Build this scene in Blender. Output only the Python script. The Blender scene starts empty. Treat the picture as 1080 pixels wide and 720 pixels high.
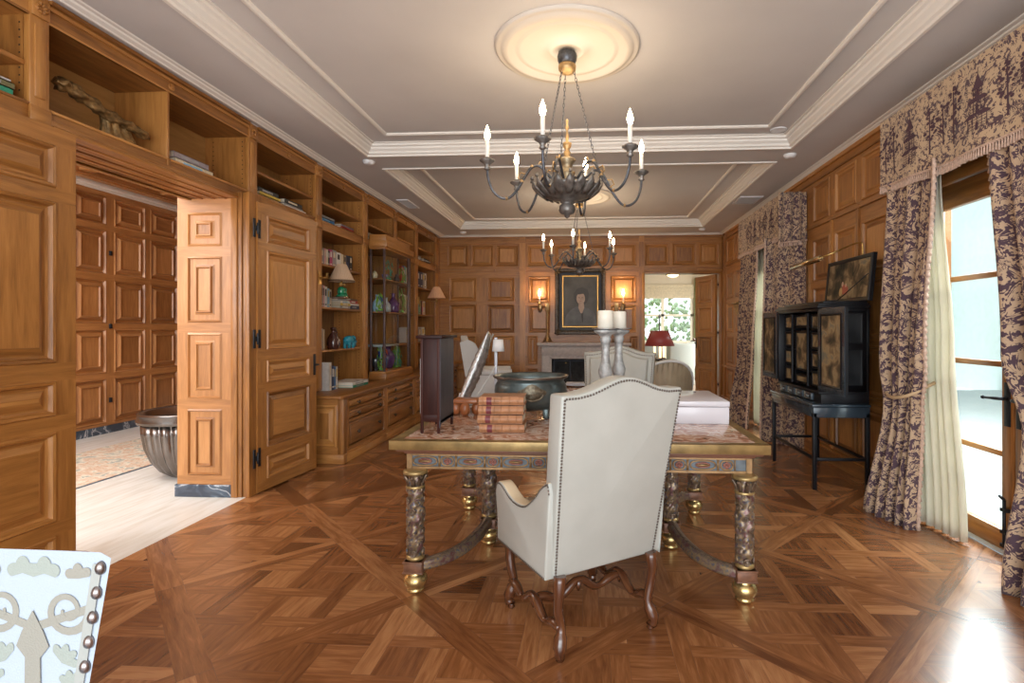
import bpy, bmesh, math, random
from mathutils import Vector, Matrix
random.seed(7)
S=bpy.context.scene; PI=math.pi
# ------------------------------------------------------------------ camera, world, lights, exposure
cd=bpy.data.cameras.new('camera'); cam=bpy.data.objects.new('camera',cd); S.collection.objects.link(cam)
cd.lens=550/1080*36; cd.sensor_width=36; cd.sensor_fit='HORIZONTAL'
cd.shift_x=-48/1080; cd.shift_y=-14.5/1080; cd.clip_start=0.05
cam.location=(0,0,1.35); cam.rotation_euler=(math.radians(90),0,math.radians(3.3))
S.camera=cam
S.view_settings.view_transform='Standard'; S.view_settings.look='None'; S.view_settings.gamma=1
S.view_settings.use_curve_mapping=False
S.view_settings.exposure=1.15
W=bpy.data.worlds.new('sky'); S.world=W; W.use_nodes=True
bg=W.node_tree.nodes['Background']; bg.inputs[0].default_value=(0.86,0.95,1.0,1); bg.inputs[1].default_value=1.25
def area(name,loc,rot,sx,sy,power,col=(1,1,1)):
    l=bpy.data.lights.new(name,'AREA'); l.shape='RECTANGLE'; l.size=sx; l.size_y=sy; l.energy=power; l.color=col
    o=bpy.data.objects.new(name,l); S.collection.objects.link(o); o.location=loc; o.rotation_euler=rot; return o
R=math.radians
area('daylight_garden_door',(4.3,3.15,4.1),(0,R(46),0),2.6,3.0,270,(0.92,0.97,1.0))
area('daylight_far_garden_door',(4.3,6.85,4.1),(0,R(46),0),2.6,2.6,400,(0.92,0.97,1.0))
area('rear_fill_light',(-0.2,-2.4,1.5),(R(104),0,0),4.6,2.0,78,(0.95,0.97,1.0))  # added fill behind the camera, tilted up at the ceiling; no windows there
area('daylight_hall',(-4.6,0.4,2.3),(R(62),0,0),2.6,1.8,75,(0.97,0.98,1.0))
area('hall_overhead_fill',(-4.6,3.5,3.02),(0,0,0),1.6,1.6,42,(1.0,0.96,0.90))  # added fill to brighten the hall from out of view, not a fixture
area('daylight_far_room',(3.4,11.6,1.7),(0,R(90),0),2.0,2.0,26,(1,0.98,0.95))

# ------------------------------------------------------------------ materials
MAT={}
def newmat(name):
    m=bpy.data.materials.new(name); m.use_nodes=True; MAT[name]=m
    nt=m.node_tree; return m,nt,nt.nodes['Principled BSDF']
def mat(name,col,rough=0.5,metal=0,spec=0.5,trans=0,coat=0,alpha=1,sheen=0,var=0,vscale=8,bump=0,bscale=60):
    if name in MAT: return MAT[name]
    m,nt,b=newmat(name)
    c=(*col,1)
    b.inputs['Base Color'].default_value=c; b.inputs['Roughness'].default_value=rough; b.inputs['Metallic'].default_value=metal
    b.inputs['Specular IOR Level'].default_value=spec; b.inputs['Transmission Weight'].default_value=trans
    b.inputs['Coat Weight'].default_value=coat; b.inputs['Sheen Weight'].default_value=sheen
    tc=nt.nodes.new('ShaderNodeTexCoord')
    if var:
        n=nt.nodes.new('ShaderNodeTexNoise'); n.inputs['Scale'].default_value=vscale; n.inputs['Detail'].default_value=5
        nt.links.new(tc.outputs['Object'],n.inputs['Vector'])
        r=nt.nodes.new('ShaderNodeValToRGB'); r.color_ramp.elements[0].position=.3; r.color_ramp.elements[1].position=.7
        r.color_ramp.elements[0].color=(*[max(0,x*(1-var)) for x in col],1); r.color_ramp.elements[1].color=(*[min(1,x*(1+var*.6)) for x in col],1)
        nt.links.new(n.outputs['Fac'],r.inputs['Fac']); nt.links.new(r.outputs['Color'],b.inputs['Base Color'])
    if bump:
        n=nt.nodes.new('ShaderNodeTexNoise'); n.inputs['Scale'].default_value=bscale; n.inputs['Detail'].default_value=3
        nt.links.new(tc.outputs['Object'],n.inputs['Vector'])
        bp=nt.nodes.new('ShaderNodeBump'); bp.inputs['Strength'].default_value=bump; bp.inputs['Distance'].default_value=.01
        nt.links.new(n.outputs['Fac'],bp.inputs['Height']); nt.links.new(bp.outputs['Normal'],b.inputs['Normal'])
    return m
def emit(name,col,strength):
    m,nt,b=newmat(name); b.inputs['Base Color'].default_value=(*col,1)
    b.inputs['Emission Color'].default_value=(*col,1); b.inputs['Emission Strength'].default_value=strength; return m
def ramp(nt,stops,inp):
    r=nt.nodes.new('ShaderNodeValToRGB'); e=r.color_ramp.elements
    while len(e)<len(stops): e.new(.5)
    for i,(p,c) in enumerate(stops): e[i].position=p; e[i].color=(*c,1)
    nt.links.new(inp,r.inputs['Fac']); return r
def math_(nt,op,a,b_=None):
    n=nt.nodes.new('ShaderNodeMath'); n.operation=op
    for i,v in enumerate((a,b_)):
        if v is None: continue
        if isinstance(v,(int,float)): n.inputs[i].default_value=v
        else: nt.links.new(v,n.inputs[i])
    return n.outputs[0]
def noise(nt,vec,scale,detail=4,dist=0,mscale=None):
    if mscale:
        mp=nt.nodes.new('ShaderNodeMapping'); mp.inputs['Scale'].default_value=mscale; nt.links.new(vec,mp.inputs['Vector']); vec=mp.outputs[0]
    n=nt.nodes.new('ShaderNodeTexNoise'); n.inputs['Scale'].default_value=scale; n.inputs['Detail'].default_value=detail; n.inputs['Distortion'].default_value=dist
    nt.links.new(vec,n.inputs['Vector']); return n.outputs['Fac']
def wood(name,dark,mid,light,rough=.38,tone=.35,coat=.15,gs=1.0,bump=.12,spec=.5):
    m,nt,b=newmat(name); b.inputs['Specular IOR Level'].default_value=spec; uv=nt.nodes.new('ShaderNodeUVMap').outputs[0]
    g1=noise(nt,uv,3.0*gs,5,.6,(1,9,1)); g2=noise(nt,uv,8*gs,3,0,(1.2,45,1))
    s=math_(nt,'ADD',math_(nt,'MULTIPLY',g1,.65),math_(nt,'MULTIPLY',g2,.35))
    at=nt.nodes.new('ShaderNodeAttribute'); at.attribute_name='tone'
    t=math_(nt,'MULTIPLY',math_(nt,'SUBTRACT',at.outputs['Fac'],.5),tone)
    f=math_(nt,'ADD',s,t)
    r=ramp(nt,[(.22,dark),(.5,mid),(.78,light)],f)
    nt.links.new(r.outputs[0],b.inputs['Base Color'])
    b.inputs['Roughness'].default_value=rough; b.inputs['Coat Weight'].default_value=coat; b.inputs['Coat Roughness'].default_value=.25
    bp=nt.nodes.new('ShaderNodeBump'); bp.inputs['Strength'].default_value=bump; bp.inputs['Distance'].default_value=.003
    nt.links.new(g2,bp.inputs['Height']); nt.links.new(bp.outputs[0],b.inputs['Normal'])
    return m
OAK=wood('oak_panelling',(.17,.063,.014),(.375,.156,.036),(.54,.25,.068))
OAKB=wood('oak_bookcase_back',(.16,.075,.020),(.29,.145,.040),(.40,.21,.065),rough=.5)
OAKH=wood('oak_hall',(.25,.10,.028),(.42,.185,.058),(.56,.27,.095),rough=.42,coat=.1)
PARQ=wood('parquet_oak',(.12,.040,.013),(.265,.102,.035),(.46,.215,.088),rough=.25,tone=.48,coat=.5,gs=1.6,bump=.06)
WAL=wood('dark_mahogany',(.012,.004,.004),(.035,.010,.007),(.075,.022,.014),rough=.42,coat=.0,spec=.15)
WALC=wood('polished_walnut',(.035,.011,.005),(.09,.03,.012),(.18,.07,.025),rough=.16,coat=.6)
EBON=wood('ebonised_wood',(.004,.004,.005),(.009,.009,.011),(.018,.018,.022),rough=.35,coat=.05,spec=.2)
GREYW=wood('grey_stained_wood',(.03,.027,.032),(.06,.055,.068),(.11,.10,.12),rough=.4,coat=.0,spec=.3)
TANW=wood('carved_cherry_wood',(.16,.04,.015),(.36,.12,.04),(.5,.2,.08),rough=.3)
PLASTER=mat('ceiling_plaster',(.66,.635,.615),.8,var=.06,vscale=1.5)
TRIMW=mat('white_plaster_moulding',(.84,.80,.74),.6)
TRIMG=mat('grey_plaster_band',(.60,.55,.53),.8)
IRON=mat('black_iron',(.03,.032,.038),.45,.7,bump=.2)
BRASS=mat('aged_brass',(.55,.36,.13),.35,1,var=.3,vscale=30)
GOLD=mat('antique_gilt',(.46,.30,.14),.42,.75,var=.45,vscale=18,bump=.3)
PEWT=mat('dark_pewter_metal',(.20,.185,.17),.45,.6,var=.5,vscale=25,bump=.3)
SILV=mat('tarnished_silver',(.55,.55,.54),.3,.9,var=.5,vscale=30,bump=.5,bscale=90)
LEATH=mat('pale_leather',(.435,.435,.395),.42,var=.07,vscale=6,bump=.05,bscale=30)
LEATHT=mat('cream_leather_inside',(.66,.53,.36),.4,var=.06)
WFAB=mat('white_linen',(.74,.73,.71),.85,sheen=.2,bump=.1,bscale=200)
TANFAB=mat('pleated_tan_silk',(.36,.28,.18),.55,var=.15,vscale=10)
CREAM=mat('cream_sheer_linen',(.80,.76,.64),.8,var=.08,vscale=6)
_nt=CREAM.node_tree; _b=_nt.nodes['Principled BSDF']; _t=_nt.nodes.new('ShaderNodeBsdfTranslucent'); _t.inputs[0].default_value=(.9,.87,.74,1); _m=_nt.nodes.new('ShaderNodeMixShader'); _m.inputs[0].default_value=.32
_nt.links.new(_b.outputs[0],_m.inputs[1]); _nt.links.new(_t.outputs[0],_m.inputs[2]); _nt.links.new(_m.outputs[0],_nt.nodes['Material Output'].inputs[0])
WAX=mat('ivory_wax',(.86,.82,.70),.45)
PAGES=mat('book_pages',(.72,.66,.54),.8)
WLAC=mat('pale_lilac_lacquer',(.66,.64,.68),.3,coat=.3)
STONEW=mat('grey_limestone',(.56,.50,.47),.6,var=.15,vscale=20)
STOND=mat('dark_marble',(.05,.07,.10),.25,var=.5,vscale=14)
SOOT=mat('sooty_firebrick',(.05,.047,.045),.8,var=.5,vscale=12)
BRONZ=mat('verdigris_bronze',(.13,.165,.165),.36,.6,var=.6,vscale=7,bump=.15,bscale=20)
STEEL=mat('fluted_steel',(.19,.165,.15),.25,.9,var=.3,vscale=5)
TASS=mat('pink_beige_tassel',(.62,.44,.34),.8,var=.25,vscale=60)
NAIL=mat('nailhead_bronze',(.16,.13,.11),.35,.9)
REDSH=mat('red_lamp_shade',(.30,.045,.035),.5)
BULB=emit('flame_bulb',(1.0,.72,.42),28)
BULBD=emit('lit_candle_bulb',(1.0,.66,.30),6)
WCAN=mat('candle_sleeve',(.85,.82,.76),.5)
GREENC=mat('green_drape',(.22,.24,.10),.7)
LEAF=mat('hedge_leaves',(.42,.52,.32),.7,var=.5,vscale=8)
# thin window glass
def glass(name,tint=(1,1,1),gl=.06):
    m,nt,b=newmat(name); nt.nodes.remove(b)
    o=nt.nodes['Material Output']; t=nt.nodes.new('ShaderNodeBsdfTransparent'); t.inputs[0].default_value=(*tint,1)
    g=nt.nodes.new('ShaderNodeBsdfGlossy'); g.inputs['Roughness'].default_value=.03
    mx=nt.nodes.new('ShaderNodeMixShader'); f=nt.nodes.new('ShaderNodeLayerWeight'); f.inputs[0].default_value=.5; pw=math_(nt,'ADD',math_(nt,'MULTIPLY',math_(nt,'POWER',f.outputs['Facing'],4.0),.5),.03)
    nt.links.new(pw,mx.inputs[0]); nt.links.new(t.outputs[0],mx.inputs[1]); nt.links.new(g.outputs[0],mx.inputs[2])
    nt.links.new(mx.outputs[0],o.inputs[0]); return m
GLASS=glass('window_glass',(.97,1,.99)); GLASSV=glass('vitrine_glass',(.90,.93,.92)); ACRY=glass('clear_acrylic',(.9,.92,.95))
def toile(name,base,ink,s=1.0,amt=.0):
    m,nt,b=newmat(name); uv=nt.nodes.new('ShaderNodeUVMap').outputs[0]
    a=noise(nt,uv,7*s,3,1.2); c=noise(nt,uv,34*s,3,.6); d=noise(nt,uv,11*s,4,2.2)
    fr=math_(nt,'FRACT',math_(nt,'MULTIPLY',a,13.0)); f=math_(nt,'ABSOLUTE',math_(nt,'SUBTRACT',fr,.5))   # 0..0.5 contour lines
    k=math_(nt,'ADD',math_(nt,'MULTIPLY',d,1.55),math_(nt,'MULTIPLY',c,.85)); k=math_(nt,'ADD',k,math_(nt,'MULTIPLY',f,-.75)); k=math_(nt,'ADD',k,-.52+amt)
    r=ramp(nt,[(0,base),(.475,base),(.535,ink),(1,ink)],k)
    nt.links.new(r.outputs[0],b.inputs['Base Color']); b.inputs['Roughness'].default_value=.8; b.inputs['Sheen Weight'].default_value=.2
    return m
TOILE=toile('toile_fabric',(.48,.335,.215),(.070,.036,.052),1.0,.02); TOILEP=mat('toile_ground',(.60,.42,.26),.85); INK=mat('toile_ink',(.09,.045,.06),.85)
def marble(name,cols,scale,rough=.2,dist=2.5):
    m,nt,b=newmat(name); tc=nt.nodes.new('ShaderNodeTexCoord').outputs['Object']
    a=noise(nt,tc,scale,6,dist); r=ramp(nt,cols,a); nt.links.new(r.outputs[0],b.inputs['Base Color']); b.inputs['Roughness'].default_value=rough; b.inputs['Coat Weight'].default_value=.3
    return m
TABM=marble('rose_breccia_marble',[(.30,(.14,.06,.035)),(.44,(.36,.17,.10)),(.52,(.50,.31,.22)),(.60,(.62,.50,.42)),(.72,(.33,.16,.10))],9,.16)
BASEM=marble('black_veined_marble',[(.40,(.03,.045,.07)),(.52,(.07,.10,.14)),(.56,(.45,.48,.52)),(.60,(.05,.07,.10))],4,.2,2)
def travert():
    m,nt,b=newmat('travertine_floor'); tc=nt.nodes.new('ShaderNodeTexCoord').outputs['Object']
    a=noise(nt,tc,2.5,7,.4,(9,1,1)); r=ramp(nt,[(.3,(.60,.57,.51)),(.5,(.70,.69,.65)),(.7,(.76,.76,.74))],a)
    nt.links.new(r.outputs[0],b.inputs['Base Color']); b.inputs['Roughness'].default_value=.3; return m
TRAV=travert()
def carpet(name,cols,scale):
    m,nt,b=newmat(name); tc=nt.nodes.new('ShaderNodeTexCoord').outputs['Object']
    v=nt.nodes.new('ShaderNodeTexVoronoi'); v.inputs['Scale'].default_value=scale; nt.links.new(tc,v.inputs['Vector'])
    a=noise(nt,tc,scale*1.4,5,1.5); f=math_(nt,'ADD',math_(nt,'MULTIPLY',v.outputs['Distance'],.5),math_(nt,'MULTIPLY',a,.7))
    r=ramp(nt,cols,f); nt.links.new(r.outputs[0],b.inputs['Base Color']); b.inputs['Roughness'].default_value=.95; return m
RUG=carpet('faded_persian_rug',[(.3,(.22,.27,.27)),(.45,(.62,.54,.42)),(.55,(.52,.34,.24)),(.68,(.66,.62,.52)),(.8,(.30,.33,.30))],9)
CARV=carpet('carved_polychrome_gilt',[(.28,(.16,.04,.04)),(.42,(.09,.11,.14)),(.55,(.28,.18,.08)),(.68,(.17,.13,.11)),(.8,(.14,.05,.045))],30)
CARV.node_tree.nodes['Principled BSDF'].inputs['Roughness'].default_value=.32; CARV.node_tree.nodes['Principled BSDF'].inputs['Metallic'].default_value=.35
PAINTL=carpet('pastoral_oil_painting',[(.32,(.018,.016,.010)),(.48,(.06,.045,.022)),(.60,(.15,.10,.05)),(.72,(.34,.24,.12)),(.85,(.16,.16,.12))],5.5)
OILBG=mat('dark_oil_ground',(.09,.08,.065),.5,var=.4,vscale=5)

# ------------------------------------------------------------------ mesh builder
class MB:
    def __init__(s,tone=None):
        s.v=[];s.f=[];s.uv=[];s.m=[];s.t=[];s.sm=[];s.M=Matrix();s.tone=tone
    def rt(s): return random.random() if s.tone is None else s.tone
    def face(s,pts,m=0,uv=None,t=.5,sm=False,axis=None):
        i=len(s.v)
        for p in pts: s.v.append(tuple(s.M@Vector(p)))
        s.f.append(tuple(range(i,i+len(pts)))); s.m.append(m); s.t.append(t); s.sm.append(sm)
        if uv is None:
            P=[Vector(p) for p in pts]
            if axis is None:
                e=[(P[(k+1)%len(P)]-P[k]) for k in range(len(P))]; a=max(e,key=lambda q:q.length)
            else: a=Vector(axis)
            a=a.normalized() if a.length>0 else Vector((1,0,0)); n=(P[1]-P[0]).cross(P[2]-P[1]); b=n.cross(a)
            b=b.normalized() if b.length>1e-12 else Vector((0,1,0))
            ou,ov=random.random()*9,random.random()*9
            uv=[(a.dot(p)+ou,b.dot(p)+ov) for p in P]
        s.uv.append(uv)
    def grid(s,rows,m=0,close=False,uv=None,sm=True,t=.5,cap=False):
        """rows of points -> quads with shared verts"""
        i0=len(s.v); nr=len(rows); nc=len(rows[0])
        for r in rows:
            for p in r: s.v.append(tuple(s.M@Vector(p)))
        for a in range(nr-1):
            for b in range(nc if close else nc-1):
                b2=(b+1)%nc
                s.f.append((i0+a*nc+b,i0+a*nc+b2,i0+(a+1)*nc+b2,i0+(a+1)*nc+b)); s.m.append(m); s.t.append(t); s.sm.append(sm)
                if uv:
                    s.uv.append([uv(a,b),uv(a,b+1),uv(a+1,b+1),uv(a+1,b)])
                else: s.uv.append([(a*.02,b*.02),(a*.02,b*.02+.02),(a*.02+.02,b*.02+.02),(a*.02+.02,b*.02)])
        if cap:
            for a,rev in ((0,True),(nr-1,False)):
                idx=[i0+a*nc+b for b in range(nc)]
                if rev: idx.reverse()
                s.f.append(tuple(idx)); s.m.append(m); s.t.append(t); s.sm.append(False); s.uv.append([(0,0)]*nc)
    def box(s,a,b,m=0,t=None):
        x0,y0,z0=[min(p,q) for p,q in zip(a,b)]; x1,y1,z1=[max(p,q) for p,q in zip(a,b)]
        t=s.rt() if t is None else t
        d=(x1-x0,y1-y0,z1-z0); ax=d.index(max(d)); A=[0,0,0]; A[ax]=1
        for f in ([(x0,y0,z0),(x0,y1,z0),(x1,y1,z0),(x1,y0,z0)],[(x0,y0,z1),(x1,y0,z1),(x1,y1,z1),(x0,y1,z1)],
                  [(x0,y0,z0),(x1,y0,z0),(x1,y0,z1),(x0,y0,z1)],[(x1,y1,z0),(x0,y1,z0),(x0,y1,z1),(x1,y1,z1)],
                  [(x0,y1,z0),(x0,y0,z0),(x0,y0,z1),(x0,y1,z1)],[(x1,y0,z0),(x1,y1,z0),(x1,y1,z1),(x1,y0,z1)]):
            P=[Vector(p) for p in f]; n=(P[1]-P[0]).cross(P[2]-P[1])
            ax_=A if abs(n.normalized().dot(Vector(A)))<.9 else None
            s.face(f,m,t=t,axis=ax_)
    def lathe(s,prof,c=(0,0,0),n=24,m=0,flute=0,nf=0,sm=True,cap=True,t=.5):
        rows=[]
        for r,z in prof:
            row=[]
            for k in range(n):
                a=2*PI*k/n; rr=max(r,1e-4)
                if flute: rr*=1-flute*(.5-.5*abs(math.cos(a*nf/2)))*2
                row.append((c[0]+rr*math.cos(a),c[1]+rr*math.sin(a),c[2]+z))
            rows.append(row)
        s.grid(rows,m,True,sm=sm,cap=cap,t=t)
    def tube(s,path,rad,n=8,m=0,sm=True,cap=True,flat=1.0,t=.5):
        P=[Vector(p) for p in path]; L=len(P)
        if not isinstance(rad,(list,tuple)): rad=[rad]*L
        rows=[]; up=Vector((0,0,1)); prev=None; acc=0
        for i in range(L):
            d=(P[min(i+1,L-1)]-P[max(i-1,0)]).normalized()
            if prev is None:
                x=d.cross(up); x=d.cross(Vector((1,0,0))) if x.length<.05 else x
            else:
                x=prev-d*prev.dot(d)
            x.normalize(); prev=x; y=d.cross(x)
            rows.append([tuple(P[i]+x*math.cos(2*PI*k/n)*rad[i]+y*math.sin(2*PI*k/n)*rad[i]*flat) for k in range(n)])
        s.grid(rows,m,True,sm=sm,cap=cap,t=t,uv=lambda a,b:(a*.05,b*.02))
    def prism(s,poly,frame,h,m=0,t=None,sm=False):
        """poly (u,v) extruded by h along n; frame=(o,u,v,n)"""
        o,u,v,n=[Vector(q) for q in frame]; t=s.rt() if t is None else t
        A=[o+u*p[0]+v*p[1] for p in poly]; B=[a+n*h for a in A]
        s.face(B,m,t=t); s.face(A[::-1],m,t=t)
        for k in range(len(A)):
            k2=(k+1)%len(A); s.face([A[k],A[k2],B[k2],B[k]],m,t=t)
    def rings(s,frame,rect,prof,m=0,centre=True,mats=None,t=None):
        o,u,v,n=[Vector(q) for q in frame]; u0,u1,v0,v1=rect; t=s.rt() if t is None else t
        def R_(i,d): return [o+u*(u0+i)+v*(v0+i)+n*d,o+u*(u1-i)+v*(v0+i)+n*d,o+u*(u1-i)+v*(v1-i)+n*d,o+u*(u0+i)+v*(v1-i)+n*d]
        pr=R_(*prof[0])
        for j,(i,d) in enumerate(prof[1:]):
            c=R_(i,d); mm=mats[j] if mats else m
            for k in range(4):
                k2=(k+1)%4; s.face([pr[k],pr[k2],c[k2],c[k]],mm,t=t,axis=(pr[k2]-pr[k]))
            pr=c
        if centre: s.face(pr,mats[-1] if mats else m,t=random.random() if s.tone is None else s.tone,axis=v if (v1-v0)>=(u1-u0)*.8 else u)
    def panelled(s,frame,Wd,Hh,panels,prof,m=0,u0=0,v0=0,holes=()):
        """face at n=0 with panels [(u0,u1,v0,v1)] sunk/raised by prof; holes left open"""
        o,u,v,n=[Vector(q) for q in frame]
        us=sorted(set([u0,Wd]+[q for p in list(panels)+list(holes) for q in p[:2]])); vs=sorted(set([v0,Hh]+[q for p in list(panels)+list(holes) for q in p[2:4]]))
        us=[q for q in us if u0-1e-6<=q<=Wd+1e-6]; vs=[q for q in vs if v0-1e-6<=q<=Hh+1e-6]
        for b in range(len(vs)-1):
            run=None
            for a in range(len(us)):
                if a<len(us)-1:
                    cu=(us[a]+us[a+1])/2; cv=(vs[b]+vs[b+1])/2
                    solid=not any(p[0]<cu<p[1] and p[2]<cv<p[3] for p in list(panels)+list(holes))
                else: solid=False
                if solid and run is None: run=us[a]
                if not solid and run is not None:
                    q=[o+u*run+v*vs[b],o+u*us[a]+v*vs[b],o+u*us[a]+v*vs[b+1],o+u*run+v*vs[b+1]]
                    s.face(q,m,t=.35+.3*random.random()); run=None
        for p in panels: s.rings(frame,p[:4],prof,m)
    def build(s,name,mats,parent=None,bevel=0,smooth=None,sub=0,solid=0,world=True,seg=2):
        me=bpy.data.meshes.new(name); v=s.v
        if parent is not None and world:
            pm=Matrix(); q=parent
            while q is not None: pm=q.matrix_basis@pm; q=q.parent
            iv=pm.inverted(); v=[tuple(iv@Vector(p)) for p in v]
        me.from_pydata(v,[],s.f)
        if not isinstance(mats,(list,tuple)): mats=[mats]
        for q in mats: me.materials.append(q)
        me.polygons.foreach_set('material_index',s.m); me.polygons.foreach_set('use_smooth',s.sm)
        ul=me.uv_layers.new(name='UVMap'); fl=[c for f in s.uv for p in f for c in p]; ul.data.foreach_set('uv',fl)
        at=me.attributes.new('tone','FLOAT','FACE'); at.data.foreach_set('value',s.t)
        me.update(); o=bpy.data.objects.new(name,me); S.collection.objects.link(o)
        if parent is not None: o.parent=parent
        if bevel or sub:
            w=o.modifiers.new('weld','WELD'); w.merge_threshold=.0002
        if bevel:
            bm=o.modifiers.new('bevel','BEVEL'); bm.width=bevel; bm.segments=seg; bm.limit_method='ANGLE'; bm.angle_limit=R(35)
            if smooth is None: smooth=True
        if solid:
            q=o.modifiers.new('solid','SOLIDIFY'); q.thickness=solid
        if sub:
            q=o.modifiers.new('sub','SUBSURF'); q.levels=q.render_levels=sub; smooth=True
        if smooth: me.polygons.foreach_set('use_smooth',[True]*len(s.f))
        return o
def tag(o,label,cat,group=None):
    o['label']=label; o['category']=cat
    if group: o['group']=group
    return o
def thing(name,label,cat,loc=(0,0,0),rz=0,group=None):
    o=bpy.data.objects.new(name,None); o.empty_display_size=.1; S.collection.objects.link(o); o.location=loc; o.rotation_euler=(0,0,rz)
    o.matrix_basis=Matrix.Translation(loc)@Matrix.Rotation(rz,4,'Z')
    return tag(o,label,cat,group)
def struct(o): o['kind']='structure'; return o
def sroot(name,loc=(0,0,0)):
    o=bpy.data.objects.new(name,None); S.collection.objects.link(o); o.matrix_basis=Matrix.Translation(loc); o['kind']='structure'; return o
def stuff(o): o['kind']='stuff'; return o
def copytree(r,loc,rz,label,group=None):
    def cp(o,par):
        c=o.copy(); S.collection.objects.link(c); c.parent=par
        for ch in KIDS.get(o.name,[]): cp(ch,c)
        return c
    KIDS={}
    for o in S.collection.objects:
        if o.parent: KIDS.setdefault(o.parent.name,[]).append(o)
    c=cp(r,None); c.matrix_basis=Matrix.Translation(loc)@Matrix.Rotation(rz,4,'Z'); c['label']=label
    if group: c['group']=group
    return c
def bez(p0,p1,p2,n=12):
    return [tuple((1-t)**2*a+2*t*(1-t)*b+t*t*c for a,b,c in zip(p0,p1,p2)) for t in [k/n for k in range(n+1)]]
def arcpts(fn,n): return [fn(k/n) for k in range(n+1)]
def spline(pts,n=6):
    out=[]; P=[Vector(p) for p in pts]; P=[P[0]*2-P[1]]+P+[P[-1]*2-P[-2]]
    for i in range(1,len(P)-2):
        for k in range(n):
            t=k/n; a,b,c,d=P[i-1:i+3]
            out.append(tuple(.5*((2*b)+(c-a)*t+(2*a-5*b+4*c-d)*t*t+(3*b-a-3*c+d)*t**3)))
    out.append(tuple(P[-2])); return out
# ================================================================== ROOM SHELL
LX=-2.80; RX=2.48; BY=9.7; CZ=3.08; OZ=2.38
PROF=[(0,0),(.007,.010),(.020,.007),(.028,-.012),(.038,-.017),(.046,-.017),(.078,-.001),(.082,-.001)]
PROFH=[(0,0),(.012,.009),(.026,-.018),(.045,-.020),(.085,.014),(.092,.014),(.100,-.004)]
PROFR=[(0,0),(.014,.012),(.03,-.022),(.050,-.024),(.058,-.006),(.078,.004),(.084,.022),(.09,.022),(.098,.008)]
# ---- parquet de Versailles laid on the diagonal
def clip(poly,cl):
    out=poly
    for i in range(len(cl)):
        a,b=cl[i],cl[(i+1)%len(cl)]; inp=out; out=[]
        if not inp: return []
        f=lambda p:(b[0]-a[0])*(p[1]-a[1])-(b[1]-a[1])*(p[0]-a[0])
        for k in range(len(inp)):
            p,q=inp[k],inp[(k+1)%len(inp)]; fp,fq=f(p),f(q)
            if fp>=0: out.append(p)
            if (fp>=0)!=(fq>=0):
                t=fp/(fp-fq); out.append((p[0]+(q[0]-p[0])*t,p[1]+(q[1]-p[1])*t))
    return out
FX0,FX1,FY0,FY1=-2.715,2.46,-1.6,9.75
floor=MB()
def board(poly,ax,z=0.0):
    poly=clip(poly,[(FX0,FY0),(FX1,FY0),(FX1,FY1),(FX0,FY1)])
    if len(poly)<3: return
    cx=sum(p[0] for p in poly)/len(poly); cy=sum(p[1] for p in poly)/len(poly)
    ar=abs(sum(poly[k][0]*poly[(k+1)%len(poly)][1]-poly[(k+1)%len(poly)][0]*poly[k][1] for k in range(len(poly))))/2
    if ar<2e-4: return
    q=[]
    for p in poly:
        d=math.hypot(p[0]-cx,p[1]-cy); k=max(0,1-.0010/max(d,.01)); q.append((cx+(p[0]-cx)*k,cy+(p[1]-cy)*k,z))
    t=min(1,max(0,random.gauss(.48,.25)))
    floor.face(q,0,t=t,axis=(ax[0],ax[1],0))
r2=math.sqrt(.5); PIT=.903; A0=.297; B0=.645; FW=.060; SW=.078; OFF=(-.262,0,.262)
def xy(a,b): return ((a-b)*r2,(a+b)*r2)
for ia in range(-5,11):
    for ib in range(-5,13):
        a0=A0+ia*PIT; b0=B0+ib*PIT; a1=a0+PIT; b1=b0+PIT
        cx,cy=xy((a0+a1)/2,(b0+b1)/2)
        if cx<FX0-.7 or cx>FX1+.7 or cy<FY0-.7 or cy>FY1+.7: continue
        da=(r2,r2); db=(-r2,r2)
        # frame boards (two run through, two butt in)
        for poly,ax in (([(a0,b0),(a0+FW,b0),(a0+FW,b1),(a0,b1)],db),([(a1-FW,b0),(a1,b0),(a1,b1),(a1-FW,b1)],db),
                        ([(a0+FW,b0),(a1-FW,b0),(a1-FW,b0+FW),(a0+FW,b0+FW)],da),([(a0+FW,b1-FW),(a1-FW,b1-FW),(a1-FW,b1),(a0+FW,b1)],da)):
            board([xy(*p) for p in poly],ax)
        dia=[xy(*p) for p in ((a0+FW,b0+FW),(a1-FW,b0+FW),(a1-FW,b1-FW),(a0+FW,b1-FW))]
        def put(x0,x1,y0,y1,ax):
            q=clip([(cx+x0,cy+y0),(cx+x1,cy+y0),(cx+x1,cy+y1),(cx+x0,cy+y1)],dia)
            if len(q)>2: board(q,ax)
        h=SW/2; E_=.62
        for i,yo in enumerate(OFF):
            xs=[-E_]+[v for j,xo in enumerate(OFF) if (i+j)%2 for v in (xo-h,xo+h)]+[E_]
            for k in range(0,len(xs),2): put(xs[k],xs[k+1],yo-h,yo+h,(1,0))
        for j,xo in enumerate(OFF):
            ys=[-E_]+[v for i,yo in enumerate(OFF) if (i+j)%2==0 for v in (yo-h,yo+h)]+[E_]
            for k in range(0,len(ys),2): put(xo-h,xo+h,ys[k],ys[k+1],(0,1))
        iv=[(-E_,OFF[0]-h),(OFF[0]+h,-h),(h,OFF[2]-h),(OFF[2]+h,E_)]
        for xa,xb in iv:
            for ya,yb in iv:
                put(xa,xb,ya,yb,random.choice([(1,0),(0,1)]))
floor.box((FX0,FY0,-.06),(FX1,FY1,-.0012),1)
struct(floor.build('floor',[PARQ,mat('floor_joint_dark',(.05,.02,.01),.8)]))
m=MB(); m.box((-6.25,-1.6,-.06),(FX0,12,0)); struct(m.build('floor_hall',TRAV))
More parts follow.
